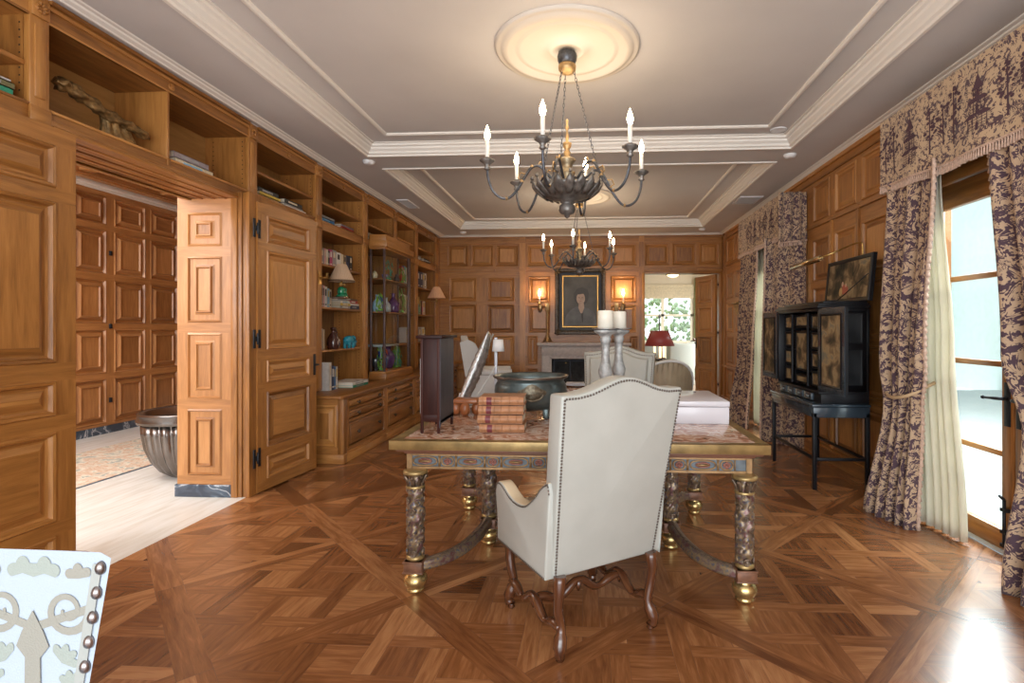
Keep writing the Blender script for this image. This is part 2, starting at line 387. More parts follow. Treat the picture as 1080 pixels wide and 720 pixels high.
m=MB(); m.box((-1.0,FY1,-.06),(5.0,15.0,0)); struct(m.build('floor_far_room',mat('pink_stone_tile',(.55,.42,.33),.35,var=.2,vscale=3)))
# ---- ceiling with two coffers
m=MB(.5); fr=((0,0,CZ),(1,0,0),(0,1,0),(0,0,-1))
m.panelled(((0,0,CZ),(1,0,0),(0,1,0),(0,0,-1)),2.66,9.9,[],PROF,0,u0=-3.3,v0=-1.6,holes=[(-2.23,1.97,1.65,5.15),(-2.23,1.97,5.55,9.0)])
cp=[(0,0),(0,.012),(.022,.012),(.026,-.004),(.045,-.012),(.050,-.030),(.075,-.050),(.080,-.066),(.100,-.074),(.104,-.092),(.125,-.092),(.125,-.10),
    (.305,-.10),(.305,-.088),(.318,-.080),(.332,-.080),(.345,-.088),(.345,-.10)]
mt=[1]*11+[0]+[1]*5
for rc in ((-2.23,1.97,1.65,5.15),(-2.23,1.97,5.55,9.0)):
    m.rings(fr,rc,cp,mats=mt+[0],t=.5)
m.box((-3.3,-1.6,CZ+.13),(2.66,9.9,CZ+.2),0)
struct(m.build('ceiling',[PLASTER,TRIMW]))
# crown mouldings
def crown(name,pts,prof,mm):
    m=MB(.5)
    (x0,y0,dx,dy,L)=pts
    for k in range(len(prof)-1):
        a,b=prof[k],prof[k+1]
        # inward normal (ix,iy)
        ix,iy=-dy,dx
        P=lambda s_,q:(x0+dx*s_+ix*q[0],y0+dy*s_+iy*q[0],q[1])
        m.face([P(0,a),P(L,a),P(L,b),P(0,b)],mm[k] if isinstance(mm,list) else 0)
    return struct(m.build(name,[TRIMW,TRIMG]))
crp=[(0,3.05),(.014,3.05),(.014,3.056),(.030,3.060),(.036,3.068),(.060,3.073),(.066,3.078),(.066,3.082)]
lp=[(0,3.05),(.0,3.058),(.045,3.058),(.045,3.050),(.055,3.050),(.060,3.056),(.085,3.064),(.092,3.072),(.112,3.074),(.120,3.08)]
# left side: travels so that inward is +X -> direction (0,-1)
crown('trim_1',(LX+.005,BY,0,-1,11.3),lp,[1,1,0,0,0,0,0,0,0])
crown('trim_2',(RX-.02,-1.6,0,1,11.3),crp,0)
crown('trim_3',(RX,BY-.005,-1,0,5.28),crp,0)
# smoke detectors, spot, vents
def lathe_thing(name,label,cat,c,prof,mtl,n=24,group=None,up=1):
    m=MB(.5); m.lathe([(r,z*up) for r,z in prof],c,n); o=m.build(name,mtl); return tag(o,label,cat,group)
DET=[(.0,-.035),(.03,-.035),(.05,-.028),(.06,-.01),(.062,0)]
WP=mat('white_plastic',(.85,.85,.86),.4)
lathe_thing('smoke_detector','round white detector dome at the corner of the near coffer beside the bookcase side','smoke detector',(-2.27,5.30,CZ),DET,WP)
lathe_thing('smoke_detector','round white detector dome at the corner of the near coffer on the curtain side','smoke detector',(2.02,5.34,CZ),DET,WP)
lathe_thing('smoke_detector','small white detector on the ceiling close to the far left corner','smoke detector',(-2.25,9.32,CZ),DET,WP)
lathe_thing('smoke_detector','small white detector on the ceiling close to the far right corner','smoke detector',(2.0,9.25,CZ),DET,WP)
m=MB(.5); m.lathe([(.02,-.004),(.055,-.004),(.068,-.010),(.075,0)],(1.76,4.93,CZ+.10),28,0); m.lathe([(.001,-.002),(.055,-.002)],(1.76,4.93,CZ+.10),24,1,cap=False)
tag(m.build('recessed_spotlight',[WP,emit('spot_lens',(1,.9,.75),2.5)]),'round recessed spotlight in the right back corner of the near coffer','spotlight')
def vent(x,y,label,w=.14,l=.42):
    r=thing('ceiling_vent',label,'vent',(x,y,CZ)); m=MB(.5); m.rings(((x-w/2,y-l/2,CZ-.012),(1,0,0),(0,1,0),(0,0,-1)),(0,w,0,l),[(0,-.012),(0,0),(.018,0),(.018,-.01)],centre=False); m.build('frame',WP,r)
    m=MB(.5)
    for k in range(12): yy=y-l/2+.03+k*(l-.06)/11; m.box((x-w/2+.016,yy,CZ-.012),(x+w/2-.016,yy+.012,CZ-.002))
    m.build('grille',mat('vent_grey',(.5,.48,.46),.5),r)
vent(2.16,7.2,'pale rectangular ceiling vent above the far window curtains',.30,.40)
vent(-2.50,7.15,'narrow ceiling vent above the far bookcases',.16,.5)

# ---- left bookcase bays
def bay(y0,y1,label,shelves,lower=True,upshelf=True,ybase=None,yp=None,zs_low=.68):
    """opening y0..y1, pilaster from y1 to yp"""
    r=thing('bookcase',label,'bookcase',(LX,(y0+y1)/2,0),0,'oak bookcases built along the left wall')
    zl=zs_low if lower else 2.37; D=LX-.37
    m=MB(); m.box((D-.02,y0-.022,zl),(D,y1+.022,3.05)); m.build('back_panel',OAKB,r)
    for yy,s_ in ((y0,-1),(y1,1)):
        m=MB(); m.box((D,yy,zl),(LX-.031,yy+s_*.022,2.93))
        if True:
            for xx in (LX-.05,LX-.30):
                z=zl+.06
                while z<2.9:
                    if not (2.36<z<2.52): m.box((xx-.004,yy-s_*.0008,z-.004),(xx+.004,yy+s_*.003,z+.004),1,t=.5)
                    z+=.038
        m.build('side_panel',[OAK,mat('pin_hole_black',(.03,.015,.01),.8)],r)
    m=MB(); m.box((D,y0,2.925),(LX,y1,3.05)); m.box((LX-.01,y0,2.925),(LX+.004,y1,2.937)); m.box((LX-.01,y0,3.0),(LX+.012,y1,3.016)); m.box((LX-.01,y0,3.03),(LX+.022,y1,3.05))
    fz=m.build('frieze',OAK,r)
    m=MB(.6); m.M=Matrix.Translation((LX,(y0+y1)/2,2.968))@Matrix.Rotation(PI/2,4,'Y'); m.lathe([(.024,0),(.024,.007),(.018,.009),(.014,.004),(.009,.010),(.001,.011)],(0,0,0),16); m.build('rosette',OAK,fz)
    m=MB(); m.box((D,y0,2.385),(LX,y1,2.485)); m.box((LX-.01,y0,2.385),(LX+.006,y1,2.397)); m.box((LX-.01,y0,2.470),(LX+.006,y1,2.485)); m.build('rail',OAK,r,bevel=.003)
    for z in ([2.695] if upshelf else [])+(shelves if lower else []):
        m=MB(); m.box((D,y0,z-.024),(LX-.02,y1,z)); m.build('shelf',OAK,r,bevel=.003)
    if yp:
        m=MB(); a,b=y1+.0,yp
        m.box((LX-.03,a,zl if lower else 2.385),(LX+.006,b,3.05))
        m.box((LX,a+.02,2.52 ),(LX+.013,b-.02,2.89)); m.box((LX,a+.004,2.93),(LX+.016,b-.004,3.03)); m.box((LX,a-.004,2.395),(LX+.016,b+.004,2.475))
        if lower: m.box((LX,a+.02,zl+.03),(LX+.013,b-.02,2.36))
        pl=m.build('pilaster',OAK,r,bevel=.003)
        m=MB(.3)
        cy=(a+b)/2
        for k in range(8):
            an=k*PI/4+PI/8; 
            m.tube([(LX+.017,cy+.008*math.cos(an),2.98+.008*math.sin(an)),(LX+.02,cy+.03*math.cos(an),2.98+.03*math.sin(an))],[.003,.009],6)
        m.build('carved_block',OAK,pl)
    return r
SH=[2.035,1.575,1.11]
bay(1.0,2.46,'oak bookcase bay with open shelves above the nearest folded door leaf',[],False,True,yp=2.555)
rB=bay(2.555,4.155,'oak overdoor bookcase bay spanning the hall doorway, split by one upright',[],False,False,yp=4.265)
m=MB(); m.box((LX-.37,3.322,2.485),(LX,3.342,2.93)); m.box((LX-.01,3.318,2.39),(LX+.008,3.346,2.48)); m.build('upright',OAK,rB,bevel=.002)
bay(4.265,5.215,'oak bookcase bay mostly hidden behind the open right door leaf',SH,True,True,yp=5.345,zs_low=.69)
m=MB(); m.box((LX-.35,4.265,0),(LX-.002,4.985,.68)); m.box((LX-.37,4.18,0),(LX-.001,4.26,3.05)); struct(m.build('wall_left_plinth',OAK))
bay(5.345,6.355,'oak bookcase bay holding the green based lamp and blue elephant',SH,True,True,yp=6.50)
bay(6.50,7.385,'oak bookcase bay standing behind the glass vitrine',[],True,True,yp=7.52)
bay(7.52,8.31,'oak bookcase bay just beyond the vitrine with red and blue books',SH,True,True,yp=8.47)
bay(8.47,9.44,'oak bookcase bay nearest the fireplace wall with the shaded bracket lamp',SH,True,True,yp=9.70)
# wall behind bookcases and round the opening
m=MB(); m.box((LX-.47,4.0+.08,0),(LX-.39,9.9,3.25)); m.box((LX-.47,-1.6,0),(LX-.39,2.60,3.25)); m.box((LX-.47,2.60,2.42),(LX-.39,4.08,3.25)); struct(m.build('wall_left',OAKH))
m=MB(); m.panelled(((LX-.003,0,0),(0,1,0),(0,0,1),(1,0,0)),2.46,2.385,[(.4,1.2,1.2,2.3),(.4,1.2,.1,1.1)],PROF,u0=-1.6); m.box((LX-.38,-1.6,0),(LX-.02,2.555,2.385)); struct(m.build('wall_left_lower',OAK))
m=MB(); m.box((LX-.38,-1.6,2.37),(LX,1.0,3.05)); struct(m.build('wall_left_upper',OAK))
# door reveal: panelled jamb facing the camera
m=MB(); JX0=LX-.485; JX1=LX-.03
m.box((JX0,4.003,0),(JX1,4.12,2.45))
pw=[( .085,.375,a,b) for a,b in ((.17,.70),(.78,1.31),(1.39,1.92),(2.00,2.27))]
m.panelled(((JX0,4.0,0),(1,0,0),(0,0,1),(0,-1,0)),.455,2.385,pw,PROFR,v0=.10)
struct(m.build('wall_door_reveal',OAKH))
m=MB(); m.box((JX0-.012,3.985,0),(JX1,4.02,.098)); struct(m.build('baseboard_reveal',BASEM,bevel=.003))
m=MB()
for x0,x1,y in ((JX1,JX1+.05,3.985),(JX1+.05,JX1+.085,3.995),(JX1+.085,JX1+.115,4.005),(JX1+.115,JX1+.15,3.99)):
    m.box((x0,y,0),(x1,4.16,2.43))
m.box((LX,4.03,0),(LX+.11,4.17,2.385))
struct(m.build('trim_4',OAK,bevel=.004))
m=MB(); m.box((JX0,2.55,0),(LX-.02,2.62,2.45)); m.box((LX-.02,2.555,0),(LX+.0,2.635,2.385)); struct(m.build('wall_door_reveal_near',OAKH))
# soffit of the passage with linear mouldings
m=MB()
m.box((JX0,2.6,OZ+.02),(LX-.38,4.1,OZ+.1)); m.box((LX-.38,2.6,OZ+.012),(LX-.012,4.1,OZ+.004))
for k in range(9):
    x=LX-.02-.05*k; m.box((x-.03,2.6,OZ+.002-.006*(k%2)),(x,4.1,OZ+.03))
m.box((LX-.02,2.56,OZ-.0),(LX+.028,4.15,OZ+.02)); m.box((LX-.02,2.56,OZ+.02),(LX+.016,4.15,OZ+.05))
m.tube([(LX+.018,2.56,OZ+.012),(LX+.018,4.15,OZ+.012)],.012,10)
struct(m.build('trim_5',OAK,bevel=.003))

# ---- hall beyond
HX=-6.15
m=MB(); cols=[(5.36,5.79),(5.90,6.33),(6.44,6.92),(7.0,7.49),(7.57,8.05),(8.13,8.6),(4.8,5.26),(4.2,4.7),(3.6,4.1),(3.0,3.5)]
rows=[(.13,.70),(.77,1.33),(1.40,1.96),(2.03,2.59),(2.66,3.02)]
m.panelled(((HX,0,0),(0,1,0),(0,0,1),(1,0,0)),9.5,3.08,[(a,b,c,d) for a,b in cols for c,d in rows],PROFH,u0=1.0,v0=.1)
m.box((HX-.1,-1.6,0),(HX-.03,9.5,3.4)); wh=struct(m.build('wall_hall',OAKH))
m=MB()
for z in (2.31,1.37,.42): m.box((HX,6.365,z-.03),(HX+.02,6.40,z+.03))
m.build('latch',IRON,wh,bevel=.004)
m=MB(); m.box((HX-.02,-1.6,0),(HX+.015,9.5,.10)); struct(m.build('baseboard_hall',BASEM))
m=MB(); m.panelled(((HX,8.7,0),(1,0,0),(0,0,1),(0,-1,0)),2.9,3.08,[(a,a+.5,c,d) for a in (.1,.7,1.3,1.9) for c,d in rows],PROFH,v0=.1); struct(m.build('wall_hall_end',OAKH))
m=MB(.5); m.box((HX,-1.6,3.08),(HX+.05,9.5,3.13)); m.box((HX,-1.6,3.11),(HX+.09,9.5,3.17)); struct(m.build('trim_6',TRIMW,bevel=.008))
m=MB(); m.box((-6.3,-1.6,3.30),(LX-.40,9.6,3.38),1,t=.5)
for k in range(5):
    x=HX+.12+k*.62; m.box((x,-1.6,3.16),(x+.16,9.5,3.31)); m.box((x-.03,-1.6,3.22),(x+.19,9.5,3.24)); m.box((x+.03,-1.6,3.14),(x+.13,9.5,3.17))
for k in range(6):
    y=3.4+k*1.15; m.box((HX,y,3.18),(LX-.4,y+.14,3.31)); m.box((HX,y-.03,3.23),(LX-.4,y+.17,3.25))
struct(m.build('ceiling_hall',[OAKH,TRIMW]))
m=MB(.5); m.box((-5.42,3.2,.0),(-4.275,7.2,.012)); tag(m.build('rug',RUG),'faded oriental rug with blue grey border on the pale hall floor','rug')
m=MB(.5); m.box((-5.425,3.195,.0),(-4.27,7.205,.008)); o=m.build('rug_border',mat('rug_edge_blue',(.16,.22,.30),.9)); rug=[q for q in S.collection.objects if q.name=='rug'][0]; o.parent=rug
# fluted urn in hall
r=thing('planter','large fluted steel planter bowl on the pale hall floor by the doorway','planter',(-3.68,4.62,0))
m=MB(.5); m.lathe([(.13,0),(.15,.01),(.22,.06),(.29,.16),(.335,.28),(.355,.40),(.36,.50)],(-3.68,4.62,0),176,flute=.075,nf=22); m.build('bowl',STEEL,r)
m=MB(.5); m.lathe([(.36,.50),(.385,.505),(.39,.53),(.375,.575),(.385,.59),(.37,.60),(.35,.585),(.345,.52),(.33,.45),(.2,.2),(.02,.1)],(-3.68,4.62,0),64,cap=False); m.build('rim',STEEL,r)
# wall sconce with white ring at hall wall edge
r=thing('hall_wall_lamp','white curled wall light peeping past the doorway jamb in the hall','wall lamp',(-4.42,5.9,2.0))
m=MB(.5); m.tube(arcpts(lambda t:(-4.42+.09*math.cos(2*PI*t),5.9,1.98+.09*math.sin(2*PI*t)),20),.016,8); m.build('ring',CREAM,r)
m=MB(.5); m.tube([(-4.42,5.9,2.07),(-4.44,5.9,2.25),(-4.41,5.9,2.38)],.014,8)
for a in (-.5,0,.5,1.0): m.tube([(-4.42,5.9,2.30),(-4.42-.10*math.cos(a),5.9,2.33+.12*math.sin(a)+.03)],[.014,.004],6)
m.build('leaf_arm',WFAB,r)
m=MB(.5); m.box((-4.47,5.90,0),(-4.2,6.0,3.1)); struct(m.build('wall_hall_pier',OAKH))

# ---- hall door leaves
RW=[(2.06,2.28),(1.17,1.99),(.90,1.08),(.36,.82),(.10,.29)]
def leaf(name,origin,ang,w,label_handle=True,hs=1,handle_side=1,rows=RW,h=2.37,wm=OAK,hz=1.0):
    """door leaf: local x along the leaf from hinge, thickness along y (0..-.045*hs)"""
    o=bpy.data.objects.new(name,None); S.collection.objects.link(o); o.matrix_basis=Matrix.Translation(origin)@Matrix.Rotation(ang,4,'Z'); o['kind']='structure'
    MM=o.matrix_basis
    m=MB(); m.M=MM; th=.045
    pan=[(.105,w-.105,a,b) for a,b in rows]
    m.panelled(((0,0,0),(1,0,0),(0,0,1),(0,-1,0)),w,h,pan,PROF,v0=.012)
    m.panelled(((0,th,0),(1,0,0),(0,0,1),(0,1,0)),w,h,pan,PROF,v0=.012)
    for a,b in (((0,0,.012),(0,th,.012)),): pass
    m.face([(0,0,.012),(0,th,.012),(0,th,h),(0,0,h)]); m.face([(w,0,.012),(w,th,.012),(w,th,h),(w,0,h)]); m.face([(0,0,h),(w,0,h),(w,th,h),(0,th,h)]); m.face([(0,0,.012),(w,0,.012),(w,th,.012),(0,th,.012)])
    m.build('leaf_panel',wm,o)
    m=MB(.5); m.M=MM
    y=-.006
    m.box((w-.05,-.006,hz-.10),(w-.018,0,hz+.10)); m.tube([(w-.034,0,hz+.0),(w-.034,-.045,hz),(w-.10,-.05,hz)],.009,8)
    m.box((w-.05,th,hz-.10),(w-.018,th+.006,hz+.10)); m.tube([(w-.034,th,hz),(w-.034,th+.045,hz),(w-.10,th+.05,hz)],.009,8)
    m.build('handle',IRON,o,bevel=.002)
    for z in ((2.15,1.26,.30) if name!='door_1' else ()):
        m=MB(.5); m.M=MM; m.box((.002,-.006,z-.075),(.03,0,z+.075)); m.box((-.072,-.02,z-.075),(-.046,-.012,z+.075))
        m.box((-.05,-.018,z-.02),(.01,-.006,z+.02)); m.tube([(-.02,-.018,z-.045),(-.02,-.018,z+.045)],.010,8)
        m.build('hinge',IRON,o,bevel=.002)
    return o
leaf('door_1',(LX+.045,2.615,0),-PI/2,.80)
leaf('door_2',(LX+.135,4.075,0),PI/2-.085,.79)

# ---- base cabinets and worktop
CX1=-2.43
for k,(a,b) in enumerate(((5.10,6.14),(6.14,7.20),(7.20,8.42),(8.42,9.62))):
    who=['nearest the open door leaf','standing under the glass vitrine','third from the open door leaf','nearest the fireplace wall'][k]
    r=thing('base_cabinet','low oak drawer cabinet with three drawers, '+who,'cabinet',(CX1,(a+b)/2,0),0,'oak drawer cabinets under the bookcases')
    m=MB(); m.box((-3.17,a,.02),(CX1-.06,b,.645)); m.box((CX1-.06,a,.02),(CX1-.012,b,.10)); m.box((CX1-.012,a+.0,.0),(CX1+.02,b,.085)); m.box((CX1-.012,a,.085),(CX1+.008,b,.10))
    dz=[(.14,.385),(.415,.505),(.53,.615)]
    m.panelled(((CX1,0,0),(0,1,0),(0,0,1),(1,0,0)),b,.645,[],PROF,u0=a,v0=.10,holes=[(a+.075,b-.045,c,d) for c,d in dz])
    for c,d in dz: m.rings(((CX1,0,0),(0,1,0),(0,0,1),(1,0,0)),(a+.075,b-.045,c,d),[(-.012,0),(-.008,.007),(-.002,.006),(0,-.012)],centre=False)
    if k==0:
        m.box((-2.79,a-.035,0),(CX1+.005,a,.645)); m.panelled(((-2.79,a-.056,0),(1,0,0),(0,0,1),(0,-1,0)),.362,.645,[],PROF,v0=.0,holes=[(.05,.30,.16,.58)]);  m.rings(((-2.79,a-.056,0),(1,0,0),(0,0,1),(0,-1,0)),(.05,.30,.16,.58),PROF)
        m.box((-2.80,a-.07,0),(CX1+.02,a,.09)); m.box((CX1-.045,a-.060,.02),(CX1+.015,a+.02,.64))
    m.build('body',OAK,r,bevel=.003)
    for c,d in dz:
        m=MB(); m.box((CX1-.35,a+.086,c+.010),(CX1-.004,b-.056,d-.010)); m.box((CX1-.010,a+.108,c+.026),(CX1+.008,b-.078,d-.026)); dr=m.build('drawer',OAK,r,bevel=.004)
        for yy in (a+.27,b-.22):
            m=MB(.5); m.M=Matrix.Translation((CX1+.002,yy,(c+d)/2))@Matrix.Rotation(PI/2,4,'Y'); m.lathe([(.016,0),(.008,.006),(.008,.018),(.020,.024),(.020,.034),(.005,.040)],(0,0,0),12); m.build('knob',mat('dark_bronze_knob',(.10,.07,.05),.35,.8),dr)
m=MB(); m.prism([(-3.17,4.995),(-2.80,4.995),(-2.80,4.975),(CX1+.01,4.975),(CX1+.035,5.0),(CX1+.035,9.66),(-3.17,9.66)],((0,0,.647),(1,0,0),(0,1,0),(0,0,1)),.03)
tag(m.build('cabinet_worktop',OAK,bevel=.006),'long polished oak worktop running over all the low drawer cabinets','worktop')

# ---- back wall
m=MB()
UP=[(a,b,2.50,2.905) for a,b in ((-2.64,-2.25),(-2.19,-1.77),(-1.72,-1.30),(-1.13,-.69),(-.62,-.17),(-.10,.36),(.43,.90),(1.06,1.50),(1.56,1.99),(2.05,2.40))]
LO=[(a,b,c,d) for a,b in ((-2.60,-2.09),(-1.88,-1.37)) for c,d in ((1.85,2.29),(1.26,1.785),(.66,1.20),(.14,.59))]
LO+=[(-1.10,-.70,1.82,2.31),(-1.10,-.70,1.26,1.77),(.43,.90,1.82,2.31),(.43,.90,1.26,1.77),(-.60,.33,1.26,2.31)]
LO+=[(-1.12,-.93,.66,1.20),(-1.12,-.93,.14,.59),(.78,.93,.66,1.20),(.78,.93,.14,.59)]
fb=((0,BY,0),(1,0,0),(0,0,1),(0,-1,0))
m.panelled(fb,2.6,3.06,UP+LO,PROF,u0=-3.2,v0=.0,holes=[(1.04,2.46,0,2.36),(-.74,.60,0,.82)])
for a,b in ((-1.265,-1.16),(.95,1.035)):
    m.box((a,BY-.03,0),(b,BY,3.05)); m.box((a-.006,BY-.038,2.37),(b+.006,BY,2.48)); m.box((a-.004,BY-.036,2.93),(b+.004,BY,3.04))
m.box((-2.8,BY-.025,2.44),(2.46,BY,2.465)); m.box((-2.8,BY-.016,2.385),(2.46,BY,2.40)); m.box((-2.8,BY-.03,3.015),(2.48,BY,3.05)); m.box((-2.8,BY-.018,2.935),(2.48,BY,2.95))
for x in (-2.22,-1.745,-.655,-.135,.395,1.53,2.02): m.box((x-.014,BY-.02,2.40),(x+.014,BY,2.44))
m.box((-2.8,BY-.02,0),(-.9,BY,.11)); m.box((.78,BY-.02,0),(1.04,BY,.11))
m.box((-3.2,BY+.18,0),(-.8,BY+.25,3.25)); m.box((.66,BY+.12,0),(1.04,BY+.25,3.25)); m.box((1.04,BY+.03,2.36),(2.46,BY+.25,3.25)); m.box((2.46,BY,0),(2.9,BY+.25,3.25)); m.box((-.8,BY+.12,.86),(.66,BY+.25,3.25))
struct(m.build('wall_back',OAK))
m=MB(); m.box((1.0,BY-.035,0),(1.05,BY+.26,2.37)); m.box((2.42,BY-.03,0),(2.47,BY+.26,2.37)); m.box((1.0,BY-.035,2.35),(2.47,BY+.26,2.39)); struct(m.build('trim_7',OAK,bevel=.004))
ob=leaf('door_3',(2.40,BY+.12,0),PI/2+.33,.70,rows=[(1.82,2.26),(1.26,1.74),(.66,1.18),(.12,.58)],h=2.34,hz=1.05)

# ---- right wall
m=MB()
fr=((RX,0,0),(0,1,0),(0,0,1),(-1,0,0))
UPR=[(a,b,2.50,2.905) for a,b in ((5.50,5.89),(4.97,5.38),(4.44,4.87),(4.1,4.34),(7.95,8.35),(8.45,8.9),(9.0,9.45))]
LOR=[(a,b,c,d) for a,b in ((5.50,5.89),(4.97,5.38),(4.44,4.87),(7.95,8.35),(8.45,8.9),(9.05,9.45)) for c,d in ((1.85,2.31),(1.26,1.785),(.72,1.20),(.14,.62))]
m.panelled(fr,9.72,3.06,UPR+LOR,PROF,u0=-1.6,v0=0,holes=[(2.42,3.95,0,2.75),(6.12,7.65,0,2.75)])
for a,b in ((4.36,4.42),(9.5,9.62),(5.42,5.46) ,(4.90,4.94)):
    m.box((RX-.02,a,0),(RX,b,2.48)) if (b-a)<.05 else m.box((RX-.03,a,0),(RX,b,3.05))
m.box((RX-.025,3.95,2.44),(RX,6.12,2.465)); m.box((RX-.025,7.65,2.44),(RX,9.7,2.465)); m.box((RX-.03,-1.6,3.015),(RX,9.7,3.05)); m.box((RX-.018,-1.6,2.935),(RX,9.7,2.95))
for a,b in ((3.98,6.1),(7.68,9.7)): m.box((RX-.065,a,0),(RX,b,.115)); m.box((RX-.05,a,.115),(RX,b,.13)); m.box((RX-.035,a,.655),(RX,b,.685))
m.box((RX+.10,-1.6,0),(RX+.16,2.42,3.25)); m.box((RX+.10,3.95,0),(RX+.16,6.12,3.25)); m.box((RX+.10,7.65,0),(RX+.16,9.75,3.25)); m.box((RX+.02,2.42,2.75),(RX+.16,7.7,3.25))
struct(m.build('wall_right',OAK))
# french doors
def french(name,y0,y1,hinge_far=True,hard=True):
    o=sroot(name,(RX+.03,(y0+y1)/2,0)); x0,x1=RX+.005,RX+.05
    m=MB(); st=.085
    g0,g1=y0+st,y1-st
    m.box((x0,y0,.02),(x1,g0,2.33)); m.box((x0,g1,.02),(x1,y1,2.33)); m.box((x0,g0,.02),(x1,g1,.135)); m.box((x0,g0,2.17),(x1,g1,2.33))
    for z in (1.68,1.13,.59): m.box((x0+.008,g0,z-.018),(x1-.008,g1,z+.018))
    m.build('door_frame',OAK,o,bevel=.005)
    m=MB(.5); m.box((x0+.02,g0,.135),(x0+.026,g1,2.17)); m.build('glass_pane',GLASS,o)
    return o
GL=french('door_4',3.195,3.93); GR=french('door_5',2.45,3.185)
french('door_6',6.90,7.62); french('door_7',6.16,6.89)
def lever(par,y,s_,z=.925):
    m=MB(.5); x=RX+.005; m.box((x-.008,y-.022,z-.16),(x,y+.022,z+.10)); m.build('lock_plate',IRON,par,bevel=.002)
    m=MB(.5); m.tube([(x,y,z+.005),(x-.05,y,z+.005),(x-.058,y+s_*.02,z+.005),(x-.058,y+s_*.11,z+.0)],[.010,.010,.010,.008],10); m.lathe([(.001,-.012),(.013,-.006),(.013,.006),(.001,.012)],(x-.058,y+s_*.115,z),12); m.build('lever_handle',IRON,par)
lever(GL,3.235,1); lever(GR,3.145,-1)
m=MB(.5); x=RX+.002; m.tube([(x-.02,3.235,.05),(x-.02,3.235,.33)],.009,8)
for z in (.06,.14,.27): m.box((x-.03,3.215,z-.01),(x+.004,3.255,z+.01))
m.tube([(x-.02,3.235,.33),(x-.02,3.27,.345)],.009,8); m.build('floor_bolt',IRON,GL)
m=MB(.5); m.box((x-.03,3.22,1.86),(x+.004,3.25,1.94)); m.tube([(x-.03,3.235,1.90),(x-.045,3.26,1.88),(x-.03,3.235,1.85)],.008,8); m.build('latch_hook',IRON,GL)
m=MB()
for a,b in ((2.36,2.445),(3.94,4.03),(6.06,6.15),(7.63,7.72)): m.box((RX-.02,a,0),(RX+.08,b,2.75))
for a,b in ((2.36,4.03),(6.06,7.72)): m.box((RX-.015,a,2.34),(RX+.08,b,2.42)); m.box((RX+.02,a,2.42),(RX+.06,b,2.76))
struct(m.build('trim_8',OAK,bevel=.004))
m=MB(.5); m.box((RX-.012,2.44,0),(RX+.12,3.95,.018)); m.box((RX-.012,6.14,0),(RX+.12,7.64,.018)); struct(m.build('trim_9',mat('pale_stone_sill',(.62,.62,.60),.5)))
# terrace outside
m=MB(.5); m.box((RX+.12,-1.0,-.12),(9,12,-.02)); struct(m.build('floor_terrace',mat('grey_terrace_paving',(.25,.28,.28),.8,var=.1)))
m=MB(.5); m.box((9,-3,-.1),(9.2,14,6.5)); struct(m.build('wall_terrace',mat('sage_grey_render',(.50,.58,.58),.9,var=.06)))

# ---- fireplace
r=thing('fireplace','pale limestone fireplace surround with dark firebox under the portrait','fireplace',(-.07,BY,0))
m=MB(.5); y0=BY-.16
m.box((-.84,y0,0),(-.70,BY-.0,.84)); m.box((.57,y0,0),(.71,BY,.84)); m.box((-.84,y0,.84),(.71,BY,1.0))
m.box((-.87,y0-.03,0),(-.67,BY,.14)); m.box((.54,y0-.03,0),(.74,BY,.14))
m.box((-.72,y0+.03,0),(-.66,BY,.80)); m.box((.53,y0+.03,0),(.59,BY,.80)); m.box((-.72,y0+.03,.78),(.59,BY,.86))
m.build('surround',STONEW,r,bevel=.006)
m=MB(.5); m.box((-.88,y0-.03,1.0),(.75,BY,1.025)); m.box((-.92,y0-.07,1.025),(.79,BY,1.075)); m.build('mantel_shelf',STONEW,r,bevel=.008)
m=MB(.5); m.box((-.70,BY+.38,0),(.57,BY+.42,.9)); m.box((-.76,BY,0),(-.68,BY+.4,.9)); m.box((.55,BY,0),(.63,BY+.4,.9)); m.box((-.7,BY,.86),(.6,BY+.4,.92)); m.box((-.74,BY-.1,-.0),(.62,BY+.4,.012))
for k in range(12):
    for j in range(8):
        if (k+j)%2: m.M=Matrix.Translation((-.60+k*.1,BY+.375,.1+j*.1))@Matrix.Rotation(.78,4,'Y'); m.box((-.06,-.008,-.028),(.06,.0,.028))
m.M=Matrix(); m.build('firebox',SOOT,r)
r=thing('fire_screen','black iron framed fire screen standing in the fireplace opening','fire screen',(-.07,BY-.06,0))
m=MB(.5)
for x in (-.62,-.32,.18,.48): m.box((x-.008,BY-.075,.02),(x+.008,BY-.06,.74))
m.box((-.63,BY-.075,.73),(.49,BY-.06,.75)); m.box((-.63,BY-.075,.02),(.49,BY-.06,.04)); m.build('screen_frame',IRON,r)
m=MB(.5); m.lathe([(.001,-.02),(.02,0),(.001,.02)],(-.40,BY-.08,.70),10); m.build('screen_knob',BRASS,r)
# chimney-side wall filler so nothing shows behind
# ---- far room seen through the back doorway
FYW=14.0
m=MB(.5); m.panelled(((0,FYW,0),(1,0,0),(0,0,1),(0,-1,0)),5.0,3.2,[],PROF,u0=-1.0,holes=[(1.2,2.80,.95,2.40)])
m.box((-1.0,BY+.2,2.95),(5.0,FYW+.1,3.2)); m.box((4.9,BY+.2,0),(5.0,11.0,3.2)); m.box((4.9,12.8,0),(5.0,FYW,3.2)); m.box((-1.05,BY+.2,0),(-1.0,FYW,3.2))
struct(m.build('wall_far_room',mat('cream_wall_paint',(.72,.62,.46),.8)))
m=MB(.5)
for y in (10.9,11.9,12.9): m.box((-1,y,2.86),(4.9,y+.1,2.96))
for x in (1.0,1.8,2.6,3.4): m.box((x,10,2.88),(x+.1,FYW,2.96))
struct(m.build('ceiling_far_room',TRIMW))
o=sroot('window_1',(2.0,FYW,1.6)); m=MB(.5)
for x in (1.2,1.95,2.72): m.box((x,FYW-.03,.95),(x+.08,FYW+.03,2.4))
